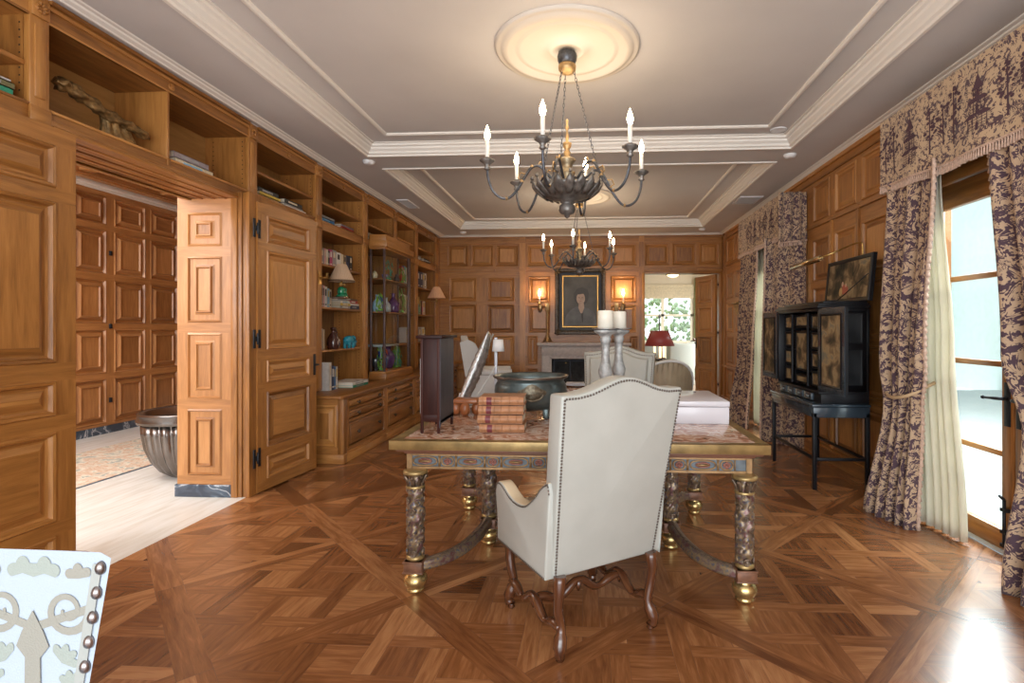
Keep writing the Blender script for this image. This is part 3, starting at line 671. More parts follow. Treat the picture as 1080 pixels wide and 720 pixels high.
for z in (.95,1.65,2.34): m.box((1.2,FYW-.03,z),(2.8,FYW+.03,z+.06))
m.build('window_frame',mat('cream_paint',(.75,.68,.52),.6),o); m=MB(.5); m.box((1.25,FYW,.97),(2.78,FYW+.006,2.38)); m.build('pane',GLASS,o)
r=thing('roman_blind','woven pale roman blind half lowered over the far room window','blind',(2.0,FYW-.08,2.4))
m=MB(.5)
for k in range(4): m.box((1.2,FYW-.09,2.12+k*.09),(2.8,FYW-.075+.004*(k%2),2.215+k*.09))
m.build('blind_fabric',mat('woven_blind',(.66,.56,.38),.9,var=.2,vscale=40),r)
def drape(name,label,pts,ztop,zbot,mtl,folds,amp,cat='curtain',along='x',solid=.004,sg=1,extra=None,nz=26,phase=0.,group=None,uvs=1.0):
    """pts: list of (t,(x0,y0),(x1,y1)); edges over the drop"""
    def lerp(t):
        for a,b in zip(pts[:-1],pts[1:]):
            if t<=b[0]:
                k=(t-a[0])/(b[0]-a[0]+1e-9); k=k*k*(3-2*k); f=lambda i:tuple(a[i][j]+(b[i][j]-a[i][j])*k for j in (0,1)); return f(1),f(2)
        return pts[-1][1],pts[-1][2]
    rows=[]; nc=folds*10+1; W0=folds*.24*uvs
    for j in range(nz+1):
        t=j/nz; (xa,ya),(xb,yb)=lerp(t); L=math.hypot(xb-xa,yb-ya); nx,ny=-(yb-ya)/L*sg,(xb-xa)/L*sg
        row=[]
        for i in range(nc):
            s_=i/(nc-1); w=math.sin(2*PI*(s_*folds+.12*math.sin(3*t+s_*5))+phase)+.35*math.sin(2*PI*s_*folds*.5+2+t*2)
            a=amp*(.55+.45*min(1,t*1.5+.2)); row.append((xa+(xb-xa)*s_+nx*a*w,ya+(yb-ya)*s_+ny*a*w,ztop+(zbot-ztop)*t))
        rows.append(row)
    m=MB(.5); m.grid(rows,uv=lambda a,b:(b/(nc-1)*W0,(1-a/nz)*(ztop-zbot)))
    o=m.build(name,mtl,smooth=True,solid=solid); tag(o,label,cat,group); return o,rows
drape('far_room_drape','olive green drape hanging beside the far room window',[(0,(2.80,13.85),(3.05,13.85)),(1,(2.78,13.85),(3.08,13.85))],2.65,.02,GREENC,4,.03)
# bowl light in passage
r=thing('ceiling_bowl_light','amber glass bowl ceiling light just inside the far doorway','ceiling light',(1.60,9.98,2.33))
m=MB(.5); m.lathe([(.01,.0),(.06,.012),(.10,.035),(.115,.055)],(1.60,9.90,2.29),24); m.build('glass_bowl',emit('amber_bowl',(1.0,.62,.25),2.5),r)
m=MB(.5); m.lathe([(.112,.05),(.13,.05),(.13,.065),(.112,.065)],(1.60,9.90,2.29),24,cap=False); m.tube([(1.6,9.9,2.34),(1.6,9.9,2.37)],.02,8); m.build('rim',IRON,r)
# garden hedge outside the far window
m=MB(.5)
random.seed(3)
for k in range(900):
    x,y,z=random.uniform(-.5,4.5),random.uniform(15.6,16.6),random.uniform(.0,2.1)+.4*random.random(); q=random.uniform(.05,.10)
    m.M=Matrix.Translation((x,y,z))@Matrix.Rotation(random.random()*6,4,'Z')@Matrix.Rotation(random.random()*3,4,'X'); m.lathe([(.01,-q),(q*.7,-q*.4),(q*.8,.2*q),(.01,q)],(0,0,0),7)
m.M=Matrix(); stuff(tag(m.build('garden_hedge',LEAF),'leafy green hedge outside the far room window','hedge'))
m=MB(.5); m.box((-6,14.1,-.3),(9,25,-.1)); struct(m.build('floor_garden',mat('lawn',(.25,.35,.15),.9,var=.3,vscale=3)))

PG=mat('pale_green_upholstery',(.62,.68,.62),.8)
r=thing('slipper_chair','pale mint high backed chair with dark curled legs in the far room','armchair',(2.25,11.5,0),.0)
m=MB(.5); P=[(-.34,.12),(-.33,.95),(-.22,1.02),(.10,1.00),(.26,1.05),(.30,.95),(.20,.45),(.20,.12)]; m.prism([(x+0,z) for x,z in P],((2.1,11.35,0),(1,0,0),(0,0,1),(0,1,0)),.5,0,t=.5); m.build('upholstered_body',PG,r,bevel=.03,seg=3)
for yy in (11.38,11.8):
    m=MB(.5); m.tube(spline([(2.36,yy,1.12),(2.44,yy,.95),(2.36,yy,.70),(2.33,yy,.45),(2.40,yy,.22),(2.52,yy,.03)],5),.024,8); m.build('carved_frame_rail',WALC,r)
r=thing('chest','pale painted chest with dark knobs standing in the far room','chest',(1.45,11.9,0))
m=MB(.5); m.box((1.10,11.7,0),(1.72,12.2,.95)); m.build('chest_body',PG,r,bevel=.01)
m=MB(.5); m.box((1.08,11.68,.95),(1.74,12.22,.98)); m.build('chest_top',TANW,r,bevel=.005)
for z in (.75,.45): m=MB(.5); m.lathe([(.001,-.02),(.02,0),(.001,.02)],(1.60,11.69,z),10); m.build('knob',IRON,r)
# ================================================================== OBJECTS
random.seed(11)
# ---- carved writing table
TY0,TY1,TX0,TX1=2.575,3.93,-1.0,.885; TH=.78
r=thing('writing_table','long carved gilt writing table with reddish marble top and six columns','table',(-.055,3.25,0))
m=MB(.5); m.box((TX0+.055,TY0+.055,TH-.022),(TX1-.055,TY1-.055,TH)); m.build('marble_top',TABM,r,bevel=.001)
m=MB(.5)
for a,b in (((TX0,TY0,TH-.045),(TX1,TY0+.055,TH)),((TX0,TY1-.055,TH-.045),(TX1,TY1,TH)),((TX0,TY0+.055,TH-.045),(TX0+.055,TY1-.055,TH)),((TX1-.055,TY0+.055,TH-.045),(TX1,TY1-.055,TH))): m.box(a,b)
m.build('gilt_edge',mat('worn_gilt_edge',(.28,.185,.07),.35,.55,var=.35,vscale=14),r,bevel=.008)
m=MB(.5); m.box((TX0+.025,TY0+.025,TH-.062),(TX1-.025,TY1-.025,TH-.045)); m.box((TX0+.055,TY0+.055,TH-.078),(TX1-.055,TY1-.055,TH-.062)); m.build('moulding',mat('red_brown_moulding',(.17,.07,.04),.35),r,bevel=.005)
# apron with cartouches
AZ0,AZ1=TH-.155,TH-.078
ap=MB(.5); ax0,ax1,ay0,ay1=TX0+.07,TX1-.07,TY0+.07,TY1-.07
ap.box((ax0,ay0,AZ0),(ax1,ay0+.03,AZ1),0); ap.box((ax0,ay1-.03,AZ0),(ax1,ay1,AZ1),0); ap.box((ax0,ay0+.03,AZ0),(ax0+.03,ay1-.03,AZ1),0); ap.box((ax1-.03,ay0+.03,AZ0),(ax1,ay1-.03,AZ1),0)
for a,b in (((ax0-.006,ay0-.006),(ax1+.006,ay0+.03)),((ax0-.006,ay0-.006),(ax0+.03,ay1+.006)),((ax1-.03,ay0-.006),(ax1+.006,ay1+.006)),((ax0-.006,ay1-.03),(ax1+.006,ay1+.006))):
    ap.box((a[0],a[1],AZ0),(b[0],b[1],AZ0+.012),1); ap.box((a[0],a[1],AZ1-.010),(b[0],b[1],AZ1),1)
def motif(cx,wide,fn):
    hz=(AZ0+AZ1)/2+.001; w=.062 if wide else .030
    pts=[]
    for k in range(25):
        a=2*PI*k/24; 
        pts.append(fn(cx+w*math.copysign(abs(math.cos(a))**.7,math.cos(a)),hz+.022*math.copysign(abs(math.sin(a))**.8,math.sin(a)),.004))
    ap.tube(pts,.0042,6,1)
    pts=[fn(cx+w*.55*math.cos(2*PI*k/12),hz+.011*math.sin(2*PI*k/12),.005) for k in range(13)]; ap.tube(pts,.004,5,2)
    if not wide:
        for k in range(4):
            a=k*PI/2; ap.tube([fn(cx,hz,.004),fn(cx+.018*math.cos(a),hz+.018*math.sin(a),.004)],[.003,.006],5,2)
    else:
        ap.tube([fn(cx-.03,hz,.005),fn(cx+.03,hz,.005)],.006,6,1)
    for s_ in (-1,1): ap.tube([fn(cx+s_*(w+.010),AZ0+.012,.003),fn(cx+s_*(w+.010),AZ1-.01,.003)],.0035,5,1)
def row(L0,L1,fn):
    x=L0+.02; wide=True
    while x<L1-.02:
        w=.15 if wide else .085
        if x+w>L1: break
        motif(x+w/2,wide,fn); x+=w; wide=not wide
for xx in (ax0,ax1-.028): ap.box((xx,ay0-.008,AZ0+.001),(xx+.028,ay0+.01,AZ1-.001),1)
row(ax0,ax1,lambda u,z,d:(u,ay0-d,z)); row(ay0,ay1,lambda u,z,d:(ax0-d,u,z)); row(ay0,ay1,lambda u,z,d:(ax1+d,u,z))
ap.build('carved_apron',[mat('blue_grey_ground',(.11,.13,.145),.5,var=.3,vscale=30),mat('apron_gilt',(.30,.175,.075),.4,.4,var=.3,vscale=30),mat('apron_red',(.26,.09,.06),.45,var=.3,vscale=30)],r)
def column(x,y):
    m=MB(.5)
    def rad(th,z):
        t=(z-.20)/.38
        base=.036+.006*math.sin(PI*min(1,max(0,t)))
        ph=th*2+z*26; 
        d=.0075*(math.sin(ph)*math.cos(z*70+1.3*math.sin(th*2))) +.004*math.sin(5*th-z*60)*math.sin(z*95)
        return base+d
    rows=[]; nz=96
    for j in range(nz+1):
        z=.165+(.615-.165)*j/nz
        edge=min(1,j/8,(nz-j)/8)
        rows.append([(x+(rad(2*PI*k/36,z)*edge+.037*(1-edge))*math.cos(2*PI*k/36),y+(rad(2*PI*k/36,z)*edge+.037*(1-edge))*math.sin(2*PI*k/36),z) for k in range(36)])
    m.grid(rows,0,True)
    # scroll volutes climbing the shaft
    for lev in range(7):
        for q in range(4):
            th=q*PI/2+lev*.75; z0=.20+lev*.053; pts=[]
            for k in range(15):
                a=k/14*3.6*PI; rr=.020*(1-k/17)
                th2=th+rr*math.cos(a)/.042; R0=.043
                pts.append((x+R0*math.cos(th2),y+R0*math.sin(th2),z0+rr*math.sin(a)*1.05))
            m.tube(pts,[.0055-.0002*k for k in range(15)],5,(lev+q)%2)
    # capital leaves
    for k in range(8):
        a=k*PI/4; ca,sa=math.cos(a),math.sin(a)
        m.tube([(x+.036*ca,y+.036*sa,.545),(x+.046*ca,y+.046*sa,.575),(x+.060*ca,y+.060*sa,.598),(x+.062*ca,y+.062*sa,.585)],[.012,.012,.009,.005],6,1,flat=.6)
    m.lathe([(.045,.530),(.050,.537),(.045,.544)],(x,y,0),24,2,cap=False)
    m.lathe([(.045,.60),(.062,.605),(.062,.618),(.05,.625)],(x,y,0),24,2)
    m.lathe([(.037,.165),(.046,.170),(.046,.182),(.038,.188)],(x,y,0),24,2,cap=False)
    c=m.build('column_leg',[CARV,mat('carving_highlight',(.20,.135,.09),.3,.5,var=.6,vscale=40),mat('column_gilt',(.42,.29,.12),.35,.6,var=.3)],r)
    m=MB(.5); m.box((x-.048,y-.048,.105),(x+.048,y+.048,.165)); m.box((x-.053,y-.053,.105),(x+.053,y+.053,.114)); m.box((x-.053,y-.053,.156),(x+.053,y+.053,.165)); m.build('plinth_block',mat('red_brown_block',(.20,.09,.05),.35,.1,var=.4,vscale=30),c,bevel=.004)
    m=MB(.5); m.lathe([(.02,0),(.040,.002),(.046,.010),(.043,.018),(.040,.022),(.056,.040),(.061,.058),(.058,.075),(.046,.090),(.038,.096),(.042,.106)],(x,y,0),32); m.build('ball_foot',mat('bright_gilt_foot',(.62,.46,.20),.25,.85,var=.3,vscale=10),c)
SX=-.053; FY_,BYY,MY=2.635,3.86,3.245; FX_=.83
for sx in (-1,1):
    for y in (FY_,BYY): column(SX+sx*FX_,y)
    column(SX+sx*.565,MY)
    for y in (FY_,BYY):
        p0=(SX+sx*FX_,y,.135); p2=(SX+sx*.565,MY,.155); p1=(SX+sx*.58,y+(MY-y)*.12,.135)
        path=bez(p0,p1,p2,24); m=MB(.5)
        rows=[]
        for i in range(len(path)):
            a=Vector(path[max(0,i-1)]); b=Vector(path[min(len(path)-1,i+1)]); d=(b-a).normalized(); n=Vector((-d.y,d.x,0)); c=Vector(path[i])
            prof=[(-.030,-.022),(.030,-.022),(.034,-.012),(.026,.0),(.030,.010),(.020,.024),(-.020,.024),(-.030,.010),(-.026,0),(-.034,-.012)]
            rows.append([tuple(c+n*u+Vector((0,0,w))) for u,w in prof])
        m.grid(rows,0,True,cap=True)
        for i in range(1,len(path)-1):
            for q in (0,.5):
                a=Vector(path[i]).lerp(Vector(path[i+1]),q) if i+1<len(path) else Vector(path[i]); m.lathe([(.001,.030),(.009,.028),(.012,.022)],(a.x,a.y,a.z),8,1,cap=False)
        m.build('curved_stretcher',[CARV,mat('carving_highlight',(.5,.5,.5))],r)

# ---- high backed leather armchair
def outline_slab(m,pts,o,u,v,n,h,mi=0): m.prism(pts,(o,u,v,n),h,mi,t=.5)
def beads(m,path,step,rad,nrm,mi=0):
    P=[Vector(p) for p in path]; acc=0; nx=0
    for a,b in zip(P[:-1],P[1:]):
        L=(b-a).length
        while nx<=acc+L:
            p=a.lerp(b,(nx-acc)/L); q=Matrix.Translation(p)@Vector(nrm).to_track_quat('Z','Y').to_matrix().to_4x4()
            old=m.M; m.M=old@q; m.lathe([(rad,0),(rad*.8,rad*.45),(rad*.3,rad*.7)],(0,0,0),7,mi); m.M=old; nx+=step
        acc+=L
def crest(w,z0,zs,zc,n=18):
    """outline of the back from left bottom round the camel crest"""
    pts=[]
    for k in range(n+1):
        u=-w+2*w*k/n; q=abs(u)/w
        z=zs if q>.74 else zs+.004+(zc-zs)*(math.cos(PI*q/.74)*.5+.5)
        pts.append((u,z))
    return pts
def armchair(name,label,loc,rz,leather=LEATH,group=None,w=.305,zc=1.148,legs=True):
    """local: faces +Y, back at y=-.27"""
    r=thing(name,label,'armchair',loc,rz,group); MM=r.matrix_basis
    def B(): 
        q=MB(.5); q.M=MM; return q
    zs=zc-.055; lean=Vector((0,-.115,1)).normalized(); wb=.262
    # back: outer slab leaning
    top=crest(w,0,zs,zc)
    f=lambda u,z,d:Vector((u*(wb+(w-wb)*(z-.33)/.8)/w if True else u,-.225-.16*((z-.33)/.84)+d,z))
    poly=[(-w,.33)]+top+[(w,.33)]
    m=B(); 
    A=[f(u,z,0) for u,z in poly]; Bk=[f(u,z,.10) for u,z in poly]
    m.face(A[::-1]); m.face(Bk)
    for k in range(len(A)): k2=(k+1)%len(A); m.face([A[k],A[k2],Bk[k2],Bk[k]])
    bk=m.build('backrest',leather,r,bevel=.012,seg=3)
    m=B(); inn=[(u*.84,.50 if z<.5 else z-.045) for u,z in poly]; A=[f(u,z,.10) for u,z in inn]; Bk=[f(u*.96,z-.008,.135) for u,z in inn]
    m.face(Bk)
    for k in range(len(A)): k2=(k+1)%len(A); m.face([A[k],A[k2],Bk[k2],Bk[k]])
    m.build('back_cushion',leather,r,bevel=.012,seg=3)
    m=B()
    edge=[(-w+.012,.345)]+[(u*(1-.012/w),z-.014) for u,z in top]+[(w-.012,.345)]
    beads(m,[f(u,z,-.002) for u,z in edge],.0135,.0052,(0,-1,0)); beads(m,[f(u*.985,z-.01,.102) for u,z in edge],.0135,.0048,(0,1,0))
    # seat
    sb=B(); sb.box((-.245,-.20,.33),(.245,.285,.43)); sb.build('seat_base',leather,r,bevel=.012)
    c=B(); c.box((-.215,-.13,.425),(.215,.30,.50)); c.build('seat_cushion',LEATHT,r,bevel=.025,seg=3)
    # arms
    for s_ in (-1,1):
        prof=[(-.22,.33),(-.26,.70)]+[(p[0],p[1]) for p in spline([(-.25,.735),(-.20,.71),(-.13,.645),(-.04,.585),(.06,.572),(.13,.585),(.20,.612),(.245,.615),(.27,.60)],4)]+[(.285,.55),(.27,.48),(.262,.42),(.262,.33)]
        a=B(); x0=s_*.245; x1=s_*.295
        outer=[(s_*.297,y,z) for y,z in prof]; inner=[(s_*.235,y,z) for y,z in prof]
        if s_>0: a.face(outer); a.face(inner[::-1])
        else: a.face(outer[::-1]); a.face(inner)
        for k in range(len(prof)):
            k2=(k+1)%len(prof); a.face([outer[k],outer[k2],inner[k2],inner[k]],1 if 1<k<38 else 0)
        a.build('armrest',[leather,LEATHT],r,bevel=.009,seg=3)
        beads(m,[(s_*.299,y,z-.008) for y,z in prof[1:]],.0135,.0048,(s_,0,0)); beads(m,[(s_*.299,-.215,.34),(s_*.299,.255,.34)],.0135,.0048,(s_,0,0))
    stuff(m.build('nailhead_trim',NAIL,r))
    if legs:
        for sx,sy in ((-1,-1),(1,-1),(-1,1),(1,1)):
            lx,ly=sx*.235,sy*.235
            l=B(); pts=spline([(lx,ly,.345),(lx+sx*.006,ly+sy*.004,.27),(lx+sx*.004,ly+sy*-.006,.20),(lx-sx*.010,ly-sy*.008,.13),(lx,ly+sy*.004,.08),(lx+sx*.008,ly+sy*.012,.045),(lx+sx*.004,ly+sy*.006,.02)],3)
            n=len(pts); rad=[]
            for i in range(n):
                z=pts[i][2]; rad.append(.027 if z>.28 else .022 if z>.16 else .020 if z>.10 else .028 if z>.055 else .022)
            l.tube(pts,rad,10); l.lathe([(.014,0),(.018,.006),(.012,.014),(.020,.022)],(lx,ly,0),12); l.build('leg',WALC,r)
        def wav(a,b,n=5,amp=.03,name='stretcher'):
            A,Bv=Vector(a),Vector(b); q=B(); pts=[]
            for k in range(29):
                t=k/28; p=A.lerp(Bv,t); z=amp*math.sin(2*PI*t*1.5)*math.sin(PI*t)**.3*(1 if t<.5 else -1 if False else 1)
                z=amp*(1.1*math.cos(2*PI*(t-.5)*2.0)*math.sin(PI*t)); pts.append((p.x,p.y,p.z+z))
            q.tube(pts,[.015+.006*abs(math.sin(4*PI*k/28)) for k in range(29)],10); 
            mid=A.lerp(Bv,.5); q.tube([(mid.x,mid.y,mid.z+amp),(mid.x,mid.y,mid.z-.02)],[.022,.006],8)
            q.build(name,WALC,r)
        wav((-.235,-.235,.13),(-.235,.235,.13)); wav((.235,-.235,.13),(.235,.235,.13)); wav((-.235,.0,.145),(.235,.0,.145))
    return r
cz=math.radians(29)
armchair('armchair','pale leather armchair with nailhead trim pulled up to the front of the carved table',(-.043,2.435,0),R(33))
armchair('armchair','pale leather armchair on the far side of the carved table, facing the camera',(.21,4.28,0),PI-.22,w=.31,zc=1.19)

# ---- wing chair
def wing_chair(label,loc,rz):
    r=thing('wing_chair',label,'armchair',loc,rz); MM=r.matrix_basis
    def B(): q=MB(.5); q.M=MM; return q
    m=B(); top=crest(.30,0,1.13,1.22); P=[(-.30,.3)]+top+[(.30,.3)]
    f=lambda u,z,d:Vector((u*(.85+.15*(z-.3)/.9),-.33-.14*(z-.3)/.9+d,z)); A=[f(u,z,0) for u,z in P]; Bk=[f(u,z,.11) for u,z in P]
    m.face(A[::-1]); m.face(Bk)
    for k in range(len(A)): k2=(k+1)%len(A); m.face([A[k],A[k2],Bk[k2],Bk[k]])
    m.build('backrest',WFAB,r,bevel=.02,seg=3)
    m=B(); m.box((-.30,-.34,.16),(.30,.36,.36)); m.build('seat_base',WFAB,r,bevel=.02)
    m=B(); m.box((-.24,-.24,.36),(.24,.38,.48)); m.build('seat_cushion',WFAB,r,bevel=.04,seg=3)
    for s_ in (-1,1):
        m=B(); w=[(-.44,1.10),(-.34,1.14),(-.24,1.08),(-.16,.92),(-.14,.78),(-.19,.66),(-.36,.60)]
        o=[(s_*.34,y,z) for y,z in w]; i=[(s_*.27,y,z) for y,z in w]; m.face(o if s_>0 else o[::-1]); m.face(i[::-1] if s_>0 else i)
        for k in range(len(w)): k2=(k+1)%len(w); m.face([o[k],o[k2],i[k2],i[k]])
        m.build('wing',WFAB,r,bevel=.02,seg=3)
        m=B(); m.box((s_*.25,-.34,.16),(s_*.35,.34,.62)); m.tube([(s_*.31,-.32,.64),(s_*.31,.36,.63)],.062,16); m.build('armrest',WFAB,r,bevel=.015)
    for sx in (-1,1):
        for sy in (-1,1):
            m=B(); m.tube([(sx*.26,sy*.29,.17),(sx*.27,sy*.30,.0)],[.026,.017],8); m.build('leg',WALC,r)
wing_chair('white wing chair with arched top standing beyond the carved table before the panelled wall',(-1.62,8.55,0),-PI/2+.18)
m=MB(.5)
m.M=Matrix.Translation((-1.78,8.5,.56))@Matrix.Rotation(-1.3,4,'Z')@Matrix.Rotation(.15,4,'X'); m.box((-.14,-.04,-.08),(.14,.04,.22)); tag(m.build('throw_pillow',mat('lilac_pillow',(.62,.60,.72),.8),bevel=.035,seg=3),'small pale lilac pillow leaning in the white wing chair','pillow')
# ---- tan tub chair seen from behind
r=thing('tub_chair','tan tub chair with pleated rounded back and white piping near the far doorway','armchair',(.745,5.72,0),.25); MM=r.matrix_basis
m=MB(.5); m.M=MM; rows=[]; n=60
def tubr(t,z,off): 
    a=-PI*.02+(PI*1.04)*t; return (-.345*math.cos(a)*(1+off),-.10-.28*math.sin(a)*(1+off),z)
def tubz(t): return .56+.44*math.sin(PI*t)**.75
for j in range(9):
    rows.append([tubr(k/n,.12+(tubz(k/n)-.12)*j/8,.012*math.sin(k*2.1)*(j>3)) for k in range(n+1)])
for j in range(9): rows.append([tubr(k/n,tubz(k/n)+.03*math.sin(PI*j/8),-.16*j/8) for k in range(n+1)])
for j in range(5): rows.append([tubr(k/n,tubz(k/n)+(.40-tubz(k/n))*j/4,-.16) for k in range(n+1)])
m.grid(rows); m.build('upholstered_back',TANFAB,r)
m=MB(.5); m.M=MM; m.tube([tubr(k/n,tubz(k/n)+.012,.015) for k in range(n+1)],.014,8); m.build('piping',WFAB,r)
m=MB(.5); m.M=MM; m.box((-.29,-.28,.12),(.29,.30,.34)); m.box((-.27,-.26,.34),(.27,.32,.46)); m.build('seat',TANFAB,r,bevel=.03,seg=3)
for sx in (-1,1):
    for sy in (-1,1): m=MB(.5); m.M=MM; m.tube([(sx*.27,sy*.25,.13),(sx*.28,sy*.26,0)],[.024,.016],8); m.build('leg',WALC,r)
# ---- console table and red lamp
r=thing('side_table','small dark side table carrying the red shaded lamp behind the tan tub chair','table',(.86,6.45,0))
m=MB(.5); m.lathe([(.28,.70),(.30,.71),(.30,.73),(.28,.74)],(.86,6.45,0),32); m.build('table_top',WALC,r)
m=MB(.5); m.lathe([(.02,.1),(.035,.18),(.02,.3),(.04,.45),(.02,.6),(.06,.7)],(.86,6.45,0),16); m.build('pedestal',WALC,r)
for k in range(3):
    a=k*2.09; m=MB(.5); m.tube([(.86,6.45,.16),(.86+.13*math.cos(a),6.45+.13*math.sin(a),.12),(.86+.24*math.cos(a),6.45+.24*math.sin(a),.02)],[.022,.02,.018],8); m.build('leg',WALC,r)
LXx,LYy=.88,6.45
r=thing('table_lamp','candlestick table lamp with a tapered dark red shade in front of the far doorway','lamp',(LXx,LYy,.74))
m=MB(.5); m.lathe([(.180,1.13),(.108,1.315)],(LXx,LYy,0),40,cap=False); m.build('lamp_shade',REDSH,r,solid=.004)
m=MB(.5); m.lathe([(.12,.742),(.12,.752),(.05,.77),(.02,.79),(.016,.94),(.06,.95),(.085,.962),(.085,.97),(.02,.968)],(LXx,LYy,0),24); m.tube([(LXx,LYy,.86),(LXx,LYy,1.46)],.008,8); m.lathe([(.001,0),(.014,.01),(.016,.03),(.001,.06)],(LXx,LYy,1.46),10)
for k in range(3):
    a=k*2.1+.5; m.tube(spline([(LXx,LYy,.92),(LXx+.03*math.cos(a),LYy+.03*math.sin(a),.90),(LXx+.065*math.cos(a),LYy+.065*math.sin(a),.93),(LXx+.065*math.cos(a),LYy+.065*math.sin(a),.965)],3),.006,6)
    m.lathe([(.012,.965),(.022,.972),(.018,.985)],(LXx+.065*math.cos(a),LYy+.065*math.sin(a),0),12)
m.build('lamp_base',PEWT,r)
for k in range(3):
    a=k*2.1+.5; m=MB(.5); m.lathe([(.014,.985),(.014,1.12)],(LXx+.065*math.cos(a),LYy+.065*math.sin(a),0),12); m.build('candle_sleeve',BULBD if False else emit('warm_sleeve%d'%k,(1,.62,.30),1.3),r)
# ---- coffee table with tray
r=thing('coffee_table','low pale stone topped coffee table in front of the fireplace','table',(-.12,7.6,0))
m=MB(.5); m.box((-.62,7.25,.44),(.42,7.95,.50)); m.build('table_top',TABM,r,bevel=.01)
for sx in (-.55,.35):
    for sy in (7.31,7.89): m=MB(.5); m.box((sx-.03,sy-.03,0),(sx+.03,sy+.03,.44)); m.build('leg',GOLD,r,bevel=.004)
m=MB(.5); m.M=Matrix.Translation((-.14,7.6,.50))@Matrix.Diagonal((1.35,1,1,1)); m.lathe([(.01,.004),(.2,.004),(.22,.03),(.228,.03),(.21,0),(.02,0)],(0,0,0),36); tag(m.build('tray',WALC),'oval polished wooden tray on the low stone coffee table','tray')
m=MB(.5); m.box((-.34,7.5,.506),(-.02,7.72,.53)); m.box((-.31,7.51,.53),(-.05,7.70,.552)); tag(m.build('magazine',mat('white_magazine',(.7,.7,.76),.4),bevel=.003),'white magazines lying on the oval wooden tray','magazine')

# ---- things on the writing table
TZ=TH
r=thing('narrow_cabinet','narrow dark mahogany cabinet on cut out feet at the left end of the carved table','cabinet',(-.84,2.9,TZ),0)
m=MB()
x0,x1,y0,y1=-.90,-.795,2.765,3.05
# skewed carcass (rear swings right)
m.M=Matrix(((1,.07,0,-.07*2.9),(0,1,0,0),(0,0,1,0),(0,0,0,1))) if False else Matrix.Identity(4)
x1b=-.775; x0b=-.885
def Q(x,y,z): return (x,y,z)
m.box((x0+.004,y0+.004,TZ+.062),(x1-.002,y1-.004,1.292))
for xx,yy in ((x0,y0),(x1-.014,y0),(x0,y1-.014),(x1-.014,y1-.014)): m.box((xx,yy,TZ),(xx+.014,yy+.014,1.292))
for z in (.95,1.06,1.17): m.box((x0+.0,y0+.0,z),(x0+.004,y1,z+.01))
m.prism([(0,.045),(0,.10),(.105,.10),(.105,.045),(.092,.062),(.07,.068),(.0525,.060),(.035,.068),(.014,.062)],((x0,y0+.002,TZ),(1,0,0),(0,0,1),(0,1,0)),.006)
m.build('carcass',WAL,r,bevel=.001)
m=MB(); m.box((x1-.002,y0+.004,TZ+.05),(x1+.003,y1-.002,1.290)); m.prism([(0,.03),(0,.07),(.28,.07),(.28,.03),(.25,.055),(.03,.055)],((x1-.003,y0,TZ),(0,1,0),(0,0,1),(1,0,0)),.006); m.build('side_door',GREYW,r)
m=MB(); m.box((x0-.02,y0-.02,1.292),(x1+.02,y1+.02,1.308)); m.build('cornice',WAL,r,bevel=.003)
m=MB(); m.box((-.913,2.80,TZ+.10),(-.905,3.02,TZ+.40)); m.build('front_rail',mat('pale_panel_edge',(.45,.43,.42),.4),r)
# books
BR=mat('tan_calf_leather',(.42,.19,.085),.45,var=.3,vscale=18,bump=.15); BRD=mat('maroon_label',(.16,.03,.035),.4)
for k in range(4):
    z=TZ+.003+k*.0495; jx=[.008,.0,.003,.004][k]; jr=[.02,-.01,.015,.03][k]
    r=thing('old_book','worn tan leather book, '+['at the bottom of the stack of four','second from the bottom of the stack of four','third from the bottom of the stack of four','on top of the stack of four'][k],'book',(-.472+jx,2.88,z),jr,'leather books stacked on the table'); MM=r.matrix_basis
    def B(): q=MB(.5); q.M=MM; return q
    m=B(); m.box((-.122,-.085,0),(.122,.09,.004)); m.box((-.122,-.085,.040),(.122,.09,.044))
    rows=[]
    for u in (-.122,.122): rows.append([(u,-.083-.012*math.sin(PI*j/8),.044*j/8) for j in range(9)])
    m.grid(rows); m.grid([[(u,-.078,.044*j/8) for j in range(9)] for u in (-.122,.122)])
    for u in (-.122,.122): m.face([(u,-.083-.012*math.sin(PI*j/8),.044*j/8) for j in range(9)])
    for u in (-.10,-.035,.0,.045,.09): m.tube([(u,-.085-.012*math.sin(PI*j/6),.003+.038*j/6) for j in range(7)],.0022,5)
    m.build('cover',BR,r)
    m=B(); m.box((-.117,-.078,.004),(.117,.083,.040)); m.build('page_block',PAGES,r)
    m=B(); m.grid([[(u,-.0842-.012*math.sin(PI*j/8),.044*j/8) for j in range(9)] for u in (-.080,-.052)]); m.build('spine_label',BRD,r)
# carved wooden block
r=thing('carved_wooden_rest','small carved reddish wooden rest with rounded ends beside the dark narrow cabinet','ornament',(-.80,3.41,TZ))
m=MB(); m.box((-.875,3.35,TZ+.075),(-.715,3.47,TZ+.105)); m.build('top',TANW,r,bevel=.008)
for x in (-.865,-.80,-.73):
    m=MB(.5); y=3.37; m.lathe([(.018,0),(.028,.01),(.034,.035),(.030,.060),(.024,.078)],(x,y+(0 if x==-.80 else .03),TZ),16); m.build('carved_foot',TANW,r)
